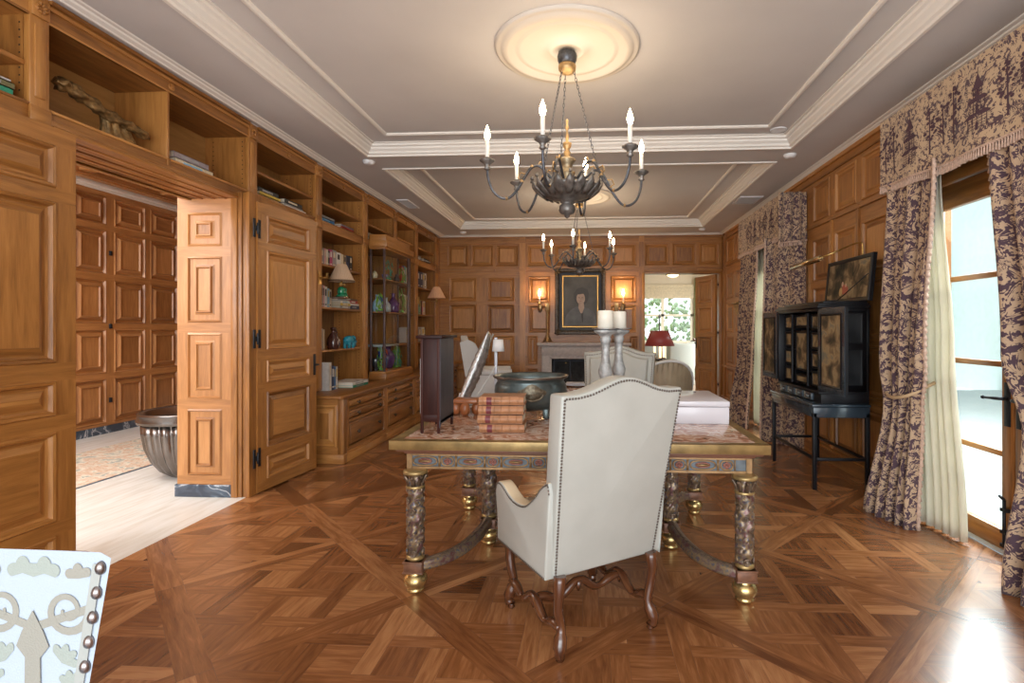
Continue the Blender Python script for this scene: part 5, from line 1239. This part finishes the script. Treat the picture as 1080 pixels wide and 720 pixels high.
def lac_door(ya,yb,n):
    d=thing if False else None
    x=CX0-.005; m=MB(.5); m.box((x-.0,ya,.83),(x+.022,yb,1.51),0); fr=((x,0,0),(0,1,0),(0,0,1),(-1,0,0))
    m.rings(fr,(ya,yb,.83,1.51),[(0,0),(.004,.004),(.045,.004),(.055,.012),(.066,.006)],0,mats=[2,2,0,0,1]); m.build('painted_door',[EBON,PAINTL,BLU],r)
lac_door(4.01,4.455,0); lac_door(5.415,5.83,1)
a=.10; m=MB(.5); MM=Matrix.Translation((2.30,4.83,1.575))@Matrix.Rotation(a,4,'Y'); m.M=MM
m.box((0,-.42,0),(.03,.38,.40),0); m.rings(((-.001,0,0),(0,1,0),(0,0,1),(-1,0,0)),(-.42,.38,0,.40),[(0,0),(.004,.006),(.03,.006),(.036,.0)],0,mats=[0,0,0,1]); ld=m.build('raised_lid',[EBON,PAINTL],r)
m=MB(.5); m.M=MM
for i,(yy,zz,rr,ci) in enumerate(((.02,.12,.035,0),(.05,.17,.018,1),(-.03,.11,.030,0),(-.015,.155,.014,1),(.07,.10,.03,2))):
    m.face([(-.0035-.0004*i,yy+rr*math.cos(2*PI*k/12),zz+rr*1.3*math.sin(2*PI*k/12)) for k in range(12)],ci)
m.build('painted_figures',[mat('painted_red_coat',(.38,.07,.04),.5),mat('painted_flesh',(.55,.36,.24),.5),mat('painted_ochre_coat',(.5,.32,.12),.5)],ld)
m=MB(.5); m.tube([(2.24,4.86,1.58),(2.315,4.45,1.80)],.004,6); m.build('lid_stay',IRON,r)
# picture light on right wall
r=thing('picture_light','long brass picture light on a swan arm above the raised cabinet lid','picture light',(RX,4.80,2.1))
m=MB(.5); m.tube([(2.14,5.60,1.975),(2.14,4.92,1.99)],.027,14); m.lathe([(.001,0),(.02,.004),(.001,.01)],(2.14,4.9,1.98),8); m.build('tube_shade',mat('pale_brass',(.62,.50,.30),.25,1),r)
m=MB(.5); m.tube(spline([(2.14,4.92,1.99),(2.15,4.86,2.0),(2.22,4.82,2.03),(2.38,4.82,2.10),(2.45,4.82,2.11),(2.46,4.82,2.05),(2.46,4.82,1.93)],5),.008,8); m.build('arm',BRASS,r)

# ---- glass vitrine
VY0,VY1,VX=6.56,7.54,-2.60
r=thing('display_vitrine','tall glass fronted wooden vitrine of ornaments standing on the oak worktop','display cabinet',(-2.7,7.05,.677))
m=MB(); m.box((-2.80,VY0-.03,.677),(VX+.03,VY1+.03,.76)); m.box((-2.80,VY0-.015,.76),(VX+.015,VY1+.015,.785)); m.build('plinth',OAK,r,bevel=.004)
m=MB(); m.box((-2.80,VY0-.03,2.39),(VX+.04,VY1+.03,2.47)); m.box((-2.80,VY0-.01,2.47),(VX+.02,VY1-.10,2.55)); m.box((-2.80,VY0-.015,2.36),(VX+.015,VY1+.015,2.39)); m.build('cornice',OAK,r,bevel=.004)
FRM=mat('painted_mauve_frame',(.11,.07,.065),.35,.2,var=.3,vscale=12)
for x,y in ((VX-.025,VY0),(VX-.025,VY1-.03),(-2.80,VY0),(-2.80,VY1-.03)):
    m=MB(.5); m.box((x,y,.785),(x+.025,y+.03,2.36)); m.build('corner_post',FRM,r,bevel=.003)
m=MB(.5); m.box((VX-.02,VY1-.10,.785),(VX+.004,VY1-.06,2.36)); m.build('door_stile',FRM,r,bevel=.003)
m=MB(.5); m.face([(VX-.006,VY0+.03,.79),(VX-.006,VY1-.03,.79),(VX-.006,VY1-.03,2.36),(VX-.006,VY0+.03,2.36)]); m.build('front_glass',GLASSV,r)
m=MB(.5); m.face([(-2.775,VY0+.01,.79),(VX-.025,VY0+.01,.79),(VX-.025,VY0+.01,2.36),(-2.775,VY0+.01,2.36)]); m.build('side_glass',GLASSV,r)
for z in (1.99,1.56):
    m=MB(); m.box((-3.16,VY0+.035,z-.016),(VX-.03,VY1-.035,z)); m.build('inner_shelf',OAK,r)
GC={'teal green':(.05,.35,.25),'deep purple':(.10,.03,.18),'bright green':(.22,.50,.08),'pale blue':(.35,.55,.70),'cobalt blue':(.03,.09,.35),'creamy yellow':(.70,.58,.35),'dark smoky':(.05,.05,.06),'rosy pink':(.60,.22,.30),'white and blue':(.60,.68,.75),'orange red':(.60,.10,.04),'lilac':(.30,.22,.42)}
def vase(name,c,loc,s,kind,label):
    pr={'vase':[(.30,0),(.34,.05),(.45,.3),(.5,.5),(.35,.72),(.2,.82),(.24,.95),(.3,1.0)],'bottle':[(.35,0),(.42,.1),(.42,.5),(.2,.7),(.12,.8),(.12,.95),(.18,1)],'jar':[(.35,0),(.5,.2),(.5,.6),(.35,.75),(.38,.8),(.2,.9),(.06,.95),(.08,1.0)],'bowl':[(.25,0),(.2,.15),(.6,.5),(.75,.95),(.7,1.0)]}[kind]
    m=MB(.5); s*=.82; m.lathe([(a*s*.72,b*s) for a,b in pr],loc,20)
    tag(m.build(name,mat('glaze_'+c.replace(' ','_'),GC[c],.15,coat=.6,var=.3,vscale=20)),label,'vase','ornaments inside the glass vitrine')
def vine(loc,label,c='bright green',n=16,h=.3,seed=1):
    rr=random.Random(seed); m=MB(.5); x,y,z=loc; m.tube([(x,y,z),(x+.01,y+.02,z+h*.5),(x-.01,y-.01,z+h)],.005,5)
    for k in range(n):
        t=k/n; a=rr.random()*6.28; L=.05; px_,py_,pz_=x+.035*math.cos(a),y+.06*math.sin(a),z+h*t
        w=.022; m.face([(px_,py_-w,pz_),(px_+.01,py_,pz_-L*.5),(px_,py_+w,pz_),(px_-.005,py_,pz_+L*.7)])
    m.lathe([(.02,0),(.03,.01),(.02,.03)],(x,y,z),10)
    tag(m.build('glass_leaf_spray',mat('glaze_'+c.replace(' ','_'),GC[c],.15,coat=.6,var=.3,vscale=20),solid=.003),label,'ornament','ornaments inside the glass vitrine')
v=[('creamy yellow',6.70,1.99,.13,'jar','small creamy figurine jar on the top vitrine shelf, near end'),('lilac',6.95,1.99,.10,'bowl','small lilac bowl in the middle of the top vitrine shelf'),('rosy pink',7.15,1.99,.12,'jar','rosy pink lidded jar on the top vitrine shelf'),('dark smoky',7.38,1.99,.15,'vase','dark smoky vase at the far end of the top vitrine shelf'),
('pale blue',6.70,1.56,.27,'bottle','pale blue bottle vase at the near end of the middle vitrine shelf'),('cobalt blue',6.84,1.56,.26,'vase','cobalt blue vase next to the pale blue bottle in the vitrine'),('white and blue',7.06,1.56,.25,'bottle','slim blue and white vase in the middle of the middle vitrine shelf'),('deep purple',7.32,1.56,.34,'bottle','tall deep purple decanter on the middle vitrine shelf'),
('dark smoky',6.72,.785,.20,'bowl','dark smoky glass bowl on the vitrine floor, near end'),('deep purple',7.12,.785,.38,'vase','large deep purple vase on the vitrine floor'),('cobalt blue',6.90,.785,.30,'vase','cobalt blue vase on the vitrine floor beside the purple one'),('teal green',7.36,.785,.30,'jar','teal green jar on the vitrine floor, far end')]
for c,y,z,s,k,lab in v: vase('glass_vase',c,(-2.78+random.uniform(-.02,.03),y,z+.001),s,k,lab)
for y,z,h,c,lab in ((6.66,.80,.30,'bright green','green glass leaf spray on the vitrine floor in the near corner'),(6.84,1.22,.01,'bright green',''),(7.22,.79,.30,'bright green','green glass leaf spray beside the large purple vase'),(6.76,.79,.34,'orange red','red orange glass spray near the front corner of the vitrine'),(7.44,1.57,.35,'bright green','tall green vine ornament at the far end of the middle vitrine shelf'),(6.95,2.0,.26,'teal green','teal glass butterfly like spray on the top vitrine shelf'),(7.30,.79,.25,'teal green','teal leaf spray towards the far end of the vitrine floor'),(6.62,1.57,.22,'bright green','green leaf spray at the near end of the middle vitrine shelf'),(7.44,2.0,.22,'bright green','green leaf spray at the far end of the top vitrine shelf')):
    if lab: vine((-2.69,y,z),lab,c,18,h,int(y*100))
m=MB(.5); m.box((-3.0,6.68,1.10),(-2.68,7.30,1.125)); m.box((-2.98,6.70,.785),(-2.96,6.72,1.10)); m.box((-2.98,7.27,.785),(-2.96,7.29,1.10)); m.box((-2.72,6.70,.785),(-2.70,6.72,1.10)); m.box((-2.72,7.27,.785),(-2.70,7.29,1.10)); tag(m.build('inner_riser',mat('pale_glaze_stand',(.45,.52,.55),.25),bevel=.002),'pale blue grey riser table standing on the vitrine floor','stand')

# ---- books
BC={'white':(.75,.73,.70),'cream':(.72,.62,.45),'navy':(.02,.035,.10),'black':(.025,.025,.03),'grey':(.33,.32,.33),'red':(.50,.04,.03),'magenta':(.55,.06,.20),'pink':(.70,.36,.38),'blue':(.04,.20,.50),'sky blue':(.25,.50,.70),'green':(.03,.30,.18),'yellow':(.72,.52,.08),'brown':(.20,.09,.04),'orange':(.70,.22,.04),'teal':(.03,.32,.36),'olive':(.16,.15,.07),'mauve grey':(.30,.25,.27),'tan':(.45,.30,.16)}
def bookmat(c): return mat('book_'+c.replace(' ','_'),BC[c],.45,var=.12,vscale=25)
ORD=['first','second','third','fourth','fifth','sixth','seventh','eighth','ninth','tenth','eleventh','twelfth']
def uprights(y,z,where,specs,xf=-2.86):
    for i,(c,t,h,d) in enumerate(specs):
        m=MB(.5); x1=xf+random.uniform(-.012,.0); x0=x1-d
        m.box((x0,y,z),(x1,y+.003,z+h),0); m.box((x0,y+t-.003,z),(x1,y+t,z+h),0); m.box((x1-.004,y,z),(x1,y+t,z+h),0); m.box((x0+.006,y+.003,z+.004),(x1-.004,y+t-.003,z+h-.004),1)
        # title bands on the spine
        c2=random.choice(['white','black','yellow','cream']); 
        if c2!=c: m.box((x1,y+t*.25,z+h*.55),(x1+.0006,y+t*.75,z+h*.88),2); m.box((x1,y+t*.2,z+h*.10),(x1+.0006,y+t*.8,z+h*.16),2)
        tag(m.build('book',[bookmat(c),PAGES,bookmat(c2)]),'%s book, %s from the left %s'%(c,ORD[i],where),'book','upright books on the left wall shelves'); y+=t+.002
def flats(y,z,where,specs,xf=-2.84):
    for i,(c,t,l,d) in enumerate(specs):
        j=random.uniform(-.01,.01); m=MB(.5); x1=xf+random.uniform(-.02,.01); x0=x1-d; a,b=y+j,y+j+l
        m.box((x0,a,z),(x1,b,z+.003),0); m.box((x0,a,z+t-.003),(x1,b,z+t),0); m.box((x1-.004,a,z),(x1,b,z+t),0); m.box((x0+.005,a+.005,z+.003),(x1-.004,b-.005,z+t-.003),1)
        if t>.025: m.box((x1,a+l*.2,z+t*.3),(x1+.0006,a+l*.7,z+t*.7),2)
        n=len(specs); pos='on top' if i==n-1 and n>1 else 'at the bottom' if i==0 and n>1 else 'alone' if n==1 else ORD[i]+' from the bottom'
        tag(m.build('book',[bookmat(c),PAGES,bookmat(random.choice([q for q in ('white','grey','sky blue','cream') if q!=c]))]),'%s flat book, %s %s'%(c,pos,where),'book','flat books on the left wall shelves'); z+=t+.001
zu=2.487
flats(2.2,zu,'at the far left edge of the photo',[('green',.03,.2,.16),('olive',.03,.2,.16),('white',.012,.2,.16)],xf=-2.82)
flats(3.42,zu,'on the shelf over the doorway',[('cream',.035,.36,.27),('mauve grey',.042,.33,.25)],xf=-2.815)
flats(4.36,zu,'in the near stack above the open door leaf',[('cream',.026,.32,.25),('yellow',.022,.30,.24),('black',.040,.30,.24)])
flats(4.76,zu,'in the far stack above the open door leaf',[('white',.022,.34,.26),('grey',.022,.32,.24),('black',.038,.30,.24)])
flats(5.38,zu,'in the blue stack above the green based lamp',[('sky blue',.026,.36,.25),('blue',.026,.35,.24),('grey',.022,.34,.24)])
flats(5.86,zu,'in the stack right of the blue stack',[('green',.022,.34,.24),('red',.018,.33,.23),('mauve grey',.020,.32,.22)])
flats(7.95,zu,'on the upper shelf just past the vitrine',[('white',.025,.30,.22),('cream',.025,.28,.22)])
flats(8.50,zu,'in the blue stack over the bracket lamp bay',[('sky blue',.03,.3,.22),('white',.025,.28,.22),('grey',.02,.27,.2)])
flats(8.95,zu,'in the dark stack over the bracket lamp bay',[('black',.03,.34,.24),('white',.018,.32,.22),('black',.025,.3,.2)])
flats(6.62,zu+.0,'on the upper shelf over the vitrine, near end',[('tan',.10,.22,.18)])
H=lambda a,b:(random.uniform(a,b))
def sp(*L,k=1.0): return [(c,t*k,h,random.uniform(.14,.20)) for c,t,h in L]
uprights(5.40,2.036,'on the shelf over the green based lamp',sp(('mauve grey',.075,.175),('pink',.022,.18),('cream',.028,.175),('black',.020,.165),('magenta',.036,.185),('grey',.055,.19),('white',.070,.178),('cream',.045,.175),('tan',.035,.17),('navy',.050,.175),('black',.045,.18),k=1.62))
uprights(5.42,1.576,'left of the green based lamp',sp(('navy',.034,.235),('grey',.036,.23),('pink',.024,.235),('white',.045,.225),('sky blue',.035,.21),('cream',.035,.20),k=1.25))
flats(5.84,1.576,'in the stack under the green based lamp',[('grey',.032,.27,.2),('yellow',.026,.26,.19),('white',.028,.24,.18),('grey',.022,.22,.17)])
flats(6.09,1.576,'in the red stack by the green based lamp',[('navy',.042,.24,.2),('white',.022,.23,.19),('red',.036,.22,.18),('brown',.02,.18,.16)])
uprights(5.40,1.111,'on the shelf beside the brown jug',sp(('pink',.028,.22),('magenta',.022,.225),('white',.040,.23),('cream',.03,.22)))
uprights(5.40,.678,'on the worktop below the blue elephant',sp(('white',.050,.30),('navy',.055,.26),('blue',.045,.25),('white',.035,.25)),xf=-2.74)
flats(5.68,.678,'on the worktop right of the blue books',[('green',.026,.40,.26),('white',.034,.42,.27)],xf=-2.62)
uprights(7.90,2.036,'on the high shelf just past the vitrine',sp(('red',.06,.27),('magenta',.035,.26),('blue',.06,.28),('teal',.05,.27),('white',.02,.26)))
uprights(8.12,1.111,'on the low shelf just past the vitrine',sp(('white',.06,.24),('brown',.04,.24),('cream',.05,.25)))
uprights(8.49,2.036,'on the high shelf of the bracket lamp bay',sp(('red',.04,.30),('navy',.26,.27),('navy',.12,.27),('grey',.10,.27),('white',.08,.27),('grey',.08,.28)))
uprights(8.49,1.576,'on the shelf behind the bracket lamp',sp(('grey',.06,.2),('white',.15,.24),('green',.06,.24),('white',.06,.25),('black',.05,.24),('magenta',.06,.25),('white',.14,.24)))
uprights(8.49,1.111,'on the low shelf of the bracket lamp bay',sp(('red',.06,.22),('white',.08,.24),('teal',.06,.23),('grey',.16,.24),('white',.16,.25),('black',.08,.23)))
r=thing('framed_picture','small dark green framed picture standing on the shelf past the vitrine','picture',(-2.86,8.0,1.576)); m=MB(.5)
m.rings(((-2.87,0,0),(0,1,0),(0,0,1),(1,0,0)),(7.80,8.10,1.577,1.87),[(0,-.02),(0,0),(.02,.004),(.03,-.006)],centre=False); m.build('frame',mat('cream_frame',(.6,.55,.42),.5),r); m=MB(.5); m.box((-2.88,7.82,1.59),(-2.876,8.08,1.85)); m.build('picture_sheet',PAINTL,r)
uprights(8.13,1.576,'beside the small framed picture past the vitrine',sp(('cream',.05,.28),('brown',.03,.28),('white',.05,.29)))
# lamp with pleated shade and green figure base
r=thing('table_lamp','lamp with pleated tan shade and green glazed figure base on the bookshelf','lamp',(-2.72,5.74,1.70))
lx,ly=-2.735,5.66
m=MB(.5); rows=[]
for j in range(2):
    rr=[.135,.050][j]; z=[1.865,2.055][j]; rows.append([(lx+rr*(1+.035*(k%2))*math.cos(2*PI*k/72),ly+rr*(1+.035*(k%2))*math.sin(2*PI*k/72),z) for k in range(72)])
m.grid(rows,0,True,sm=False); m.build('pleated_shade',mat('pleated_parchment',(.60,.42,.28),.6),r,solid=.003)
m=MB(.5); m.lathe([(.137,1.858),(.141,1.862),(.141,1.875),(.137,1.878)],(lx,ly,0),40,cap=False); m.build('shade_trim',mat('brown_trim',(.15,.08,.04),.6),r)
GG=mat('green_glaze',(.01,.22,.10),.12,coat=.8,var=.5,vscale=20)
m=MB(.5); m.lathe([(.06,0),(.065,.012),(.05,.02),(.055,.03)],(lx,ly,1.692),20); m.lathe([(.03,.025),(.045,.05),(.04,.09),(.025,.115)],(lx-.0,ly-.01,1.69),14); m.lathe([(.022,.0),(.03,.02),(.022,.045)],(lx+.02,ly+.025,1.75),12); m.tube([(lx,ly-.02,1.76),(lx+.03,ly+.03,1.74),(lx+.04,ly+.045,1.70)],.014,8); m.build('glazed_figure',GG,r)
m=MB(.5); m.lathe([(.001,-.026),(.02,-.014),(.024,.002),(.018,.02),(.001,.026)],(lx,ly-.015,1.832),14); m.tube([(lx,ly,1.83),(lx,ly,1.90)],.008,6); m.lathe([(.012,0),(.022,.015),(.012,.03)],(lx+.01,ly+.03,1.815),10); m.build('figure_head',mat('ochre_glaze',(.55,.30,.08),.25,coat=.5,var=.5,vscale=30),r)
m=MB(.5); m.box((lx-.10,ly-.07,1.686),(lx+.06,ly+.07,1.693)); m.build('base_plate',WALC,r)
r=thing('swing_arm_mount','small brass swing arm fitting on the pilaster beside the open door leaf','bracket',(-2.79,5.28,1.85))
m=MB(.5); m.box((-2.794,5.24,1.80),(-2.78,5.31,1.94)); m.tube([(-2.78,5.275,1.87),(-2.73,5.29,1.87),(-2.72,5.38,1.87)],.008,6); m.lathe([(.006,0),(.02,.01),(.012,.04),(.02,.05)],(-2.72,5.30,1.87),12); m.build('brass_fitting',BRASS,r)
# bracket lamp
r=thing('bracket_lamp','brass swing arm lamp with apricot pleated shade near the fireplace wall','lamp',(-2.79,9.0,1.75)); bx,by=-2.60,8.86
m=MB(.5); rows=[]
for j in range(2):
    rr=[.15,.055][j]; z=[1.86,2.05][j]; rows.append([(bx+rr*(1+.035*(k%2))*math.cos(2*PI*k/60),by+rr*(1+.035*(k%2))*math.sin(2*PI*k/60),z) for k in range(60)])
m.grid(rows,0,True,sm=False); m.build('pleated_shade',mat('apricot_pleats',(.75,.42,.24),.6),r,solid=.003)
m=MB(.5); m.tube([(-2.785,8.46,1.80),(-2.70,8.6,1.80),(bx,by,1.80)],.009,8); m.tube([(bx,by,1.76),(bx,by,1.9)],.012,8); m.box((-2.795,8.43,1.74),(-2.78,8.49,1.86)); m.lathe([(.02,0),(.05,.01),(.02,.02)],(bx,by,1.80),14); m.build('swing_arm',BRASS,r)
# jug and elephant
m=MB(.5); m.lathe([(.055,0),(.065,.01),(.072,.06),(.066,.12),(.04,.165),(.022,.185),(.022,.215),(.030,.22),(.030,.24),(.018,.245)],(-2.85,5.70,1.111),28); m.tube(spline([(-2.85,5.725,1.32),(-2.85,5.78,1.30),(-2.85,5.775,1.23)],4),.009,8)
jg=m.build('brown_jug',mat('brown_glaze',(.07,.025,.02),.12,coat=.8)); tag(jg,'dark glossy brown flagon with loop handle on the shelf left of the elephant','jug')
m=MB(.5); m.M=Matrix.Translation((-2.784,5.70,1.185))@Matrix.Rotation(PI/2,4,'Y'); m.lathe([(.03,0),(.03,.002),(.001,.003)],(0,0,0),16); m.build('pale_emblem',mat('cream_label',(.6,.45,.35),.5),jg)
EB=mat('turquoise_glaze',(.02,.30,.42),.2,coat=.6)
ex,ey,ez=-2.80,5.98,1.111; V=lambda a,b,c:(ex+a,ey+b,ez+c)
m=MB(.5); m.tube([V(0,-.085,.075),V(0,-.06,.09),V(0,0,.100),V(0,.055,.092),V(0,.08,.07)],[.03,.047,.052,.045,.03],16)
for a in (-.025,.025):
    for b in (-.05,.05): m.tube([V(a,b,.075),V(a,b,.0)],[.022,.019],10)
m.tube([V(0,.06,.105),V(0,.095,.115),V(0,.12,.10)],[.034,.036,.028],12)
m.tube([V(0,.125,.10),V(0,.155,.08),V(0,.165,.045),V(0,.175,.02)],[.018,.014,.010,.008],8); m.tube([V(0,-.1,.08),V(0,-.115,.04)],[.006,.004],6)
for a in (-1,1): m.tube([V(a*.02,.13,.085),V(a*.022,.155,.065),V(a*.02,.17,.07)],[.006,.005,.002],6)
el=m.build('elephant_figurine',EB); tag(el,'turquoise blue elephant figurine on the bookshelf beside the brown flagon','figurine')
for a in (-1,1):
    m=MB(.5); m.face([V(a*.036,.085,.135),V(a*.055,.055,.13),V(a*.058,.045,.09),V(a*.046,.07,.07),V(a*.036,.095,.09)]); m.build('ear',EB,el,solid=.005)
# gilded carving over the doorway
r=thing('gilded_carving','fragment of gilded carved wood with leafy scrolls over the hall doorway','carving',(-2.90,3.0,2.487))
m=MB(.5); A=Vector((-2.88,2.66,2.69)); Bv=Vector((-2.85,3.24,2.575)); d=(Bv-A).normalized(); e1=d.cross(Vector((0,0,1))).normalized(); e2=d.cross(e1); rows=[]
for k in range(61):
    t=k/60; c=A.lerp(Bv,t)+Vector((0,0,.008*math.sin(t*9))); R0=.036*(1-.35*t)*(1 if t>.04 else .5)*(1 if t<.93 else (1-t)/.07+.15); R0*=1+.12*math.sin(t*37)
    rows.append([tuple(c+(e1*math.cos(q)+e2*math.sin(q))*R0*(1+.20*math.sin(3*q+t*30)+.10*math.sin(7*q-t*50))) for q in [2*PI*i/24 for i in range(24)]])
m.grid(rows,0,True,cap=True); m.build('leafy_branch',mat('dull_gilding',(.27,.16,.06),.42,.6,var=.6,vscale=25,bump=.5),r)
m=MB(.5); rows=[]
for j in range(15):
    t=j/14; z=2.487+.14*(1-t); row=[]
    for i in range(40):
        q=2*PI*i/40; w=.075+.065*t**1.5; row.append((-2.90+.040*math.sin(q)*(1+.3*math.sin(i*1.6+t*3)),3.03+.05*t+w*math.cos(q)*(1+.06*math.sin(i*1.9+t*5)),z+.006*math.sin(i*2.1)))
    rows.append(row)
m.grid(rows[::-1],0,True,cap=True); m.build('carved_base',mat('dull_gilding',(.3,.2,.1)),r)

# ---- floral chair in the foreground
r=thing('floral_armchair','pale blue and grey scroll patterned chair back with big nailheads, nearest the camera','armchair',(-1.10,.72,0))
FB=mat('pale_blue_cloth',(.35,.405,.475),.75,bump=.15,bscale=300,sheen=.2); FG=mat('grey_beige_motif',(.25,.24,.205),.8,bump=.2,bscale=300); FG2=mat('sage_motif',(.27,.30,.27),.8,bump=.2,bscale=300)
Yb=.85; m=MB(.5)
prof=[(-1.42,.955),(-1.2,.957),(-1.02,.958),(-.90,.957),(-.838,.956),(-.826,.950),(-.842,.86),(-.868,.72),(-.885,.55),(-.895,.40),(-1.42,.40)]
A=[(x,Yb,z) for x,z in prof]; Bk=[(x-(.115 if x>-1.3 else 0),Yb+.11,z-(.065 if z>.9 else 0)) for x,z in prof]
m.face(A); m.face(Bk[::-1])
for k in range(len(A)): k2=(k+1)%len(A); m.face([A[k],A[k2],Bk[k2],Bk[k]])
bk=m.build('backrest',FB,r,bevel=.008,seg=3)
Yf=Yb-.0008
# woven scrolls: mirrored about the chair's centre axis
AX=-.958
RC=[0]
def ribbon(m,path,ws,mi,y=Yf):
    RC[0]+=1; y=Yf-.00004*RC[0]
    path=path[::1]
    P=[Vector((p[0],0,p[1])) for p in path]; n=len(P); L=[];R_=[]
    for i in range(n):
        d=(P[min(i+1,n-1)]-P[max(i-1,0)]).normalized(); q=Vector((-d.z,0,d.x)); w=ws[i] if isinstance(ws,list) else ws
        L.append(P[i]+q*w); R_.append(P[i]-q*w)
    for i in range(n-1):
        y-=.00001
        m.face([(L[i].x,y,L[i].z),(L[i+1].x,y,L[i+1].z),(R_[i+1].x,y,R_[i+1].z),(R_[i].x,y,R_[i].z)],mi)
m=MB(.5)
def fan(c,rad,a0,a1,mi,y=Yf-.0003,lob=5):
    RC[0]+=1; y=Yf-.00004*RC[0]
    pts=[(c[0],y,c[1])]
    for k in range(25):
        a=a0+(a1-a0)*k/24; rr=rad*(.72+.28*abs(math.sin(PI*lob*k/24))); pts.append((c[0]+rr*math.cos(a),y,c[1]+rr*math.sin(a)))
    m.face(pts,mi)
for s_ in (-1,1):
    cx=AX+s_*.062; cz=.862
    sp_=[]; ws=[]
    for k in range(34):
        a=k/33*3.3*PI; rr=.043*(1-k/40); sp_.append((cx+s_*-1*rr*math.cos(a+2.4)*1.0,cz+rr*math.sin(a+2.4))); ws.append(.0078*(1-k/50))
    sp_=[(AX+s_*.004,.800),(AX+s_*.010,.835)]+sp_[2:]; ws=ws[:len(sp_)]
    ribbon(m,sp_,ws,0)
    fan((AX+s_*.052,.772),.034,PI*.5-s_*.6-1.3,PI*.5-s_*.6+1.3,1,lob=4); fan((AX+s_*.02,.925),.030,-.3,PI+.3,1,lob=3); fan((AX+s_*.083,.918),.027,.2,PI,0,lob=3)
    fan((AX+s_*.070,.735),.026,PI*.2,PI*1.2,1,lob=4)
    q=spline([(AX,0,.70),(AX+s_*.03,0,.69),(AX+s_*.055,0,.72),(AX+s_*.07,0,.70)],5); ribbon(m,[(p[0],p[2]) for p in q],.009,0)
    q=spline([(AX+s_*.19,0,.96),(AX+s_*.17,0,.90),(AX+s_*.20,0,.85),(AX+s_*.16,0,.78),(AX+s_*.20,0,.70)],6)
    if s_<0: ribbon(m,[(p[0],p[2]) for p in q],.010,0); fan((AX-.17,.90),.04,1,4,1); fan((AX-.26,.86),.05,0,6,0); fan((AX-.30,.74),.05,0,6,1); fan((AX-.37,.90),.05,0,6,0)
pts=[(AX-.016,.66),(AX-.014,.78),(AX-.03,.80),(AX-.02,.825),(AX,.862),(AX+.02,.825),(AX+.03,.80),(AX+.014,.78),(AX+.016,.66)]; m.face([(a,Yf-.0016,b) for a,b in pts],0)
stuff(m.build('woven_scroll_motif',[FG,FG2],bk))
m=MB(.5); Yf-=.0018; m.face([(-.831,Yf,.945),(-.848,Yf,.945),(-.902,Yf,.62),(-.884,Yf,.62)]); m.build('border_tape',mat('grey_tape',(.30,.31,.29),.7),bk)
BN=mat('aged_silver_nail',(.30,.26,.25),.28,.9,var=.4,vscale=60)
for k in range(9):
    z=.938-.0425*k; x=-.834-.165*(.938-z); m=MB(.5); m.M=Matrix.Translation((x,Yb,z))@Matrix.Rotation(PI/2,4,'X')@Matrix.Diagonal((.85,1.15,1,1)); m.lathe([(.0105,0),(.0098,.004),(.007,.0075),(.003,.009),(.0005,.0094)],(0,0,0),16); m.build('nailhead',BN,bk)
m=MB(.5); m.tube([(-1.42,Yb+.004,.957),(-1.0,Yb+.004,.960),(-.87,Yb+.004,.960),(-.832,Yb+.004,.953)],.004,8); m.build('top_piping',mat('brown_piping',(.30,.20,.14),.7),bk)
m=MB(.5); m.box((-1.45,.30,.36),(-.90,.86,.46)); m.build('seat',FB,r,bevel=.02)
for x in (-1.42,-.94):
    for y in (.34,.90): m=MB(.5); m.tube([(x,y,.40),(x,y,0)],[.026,.018],8); m.build('leg',WALC,r)
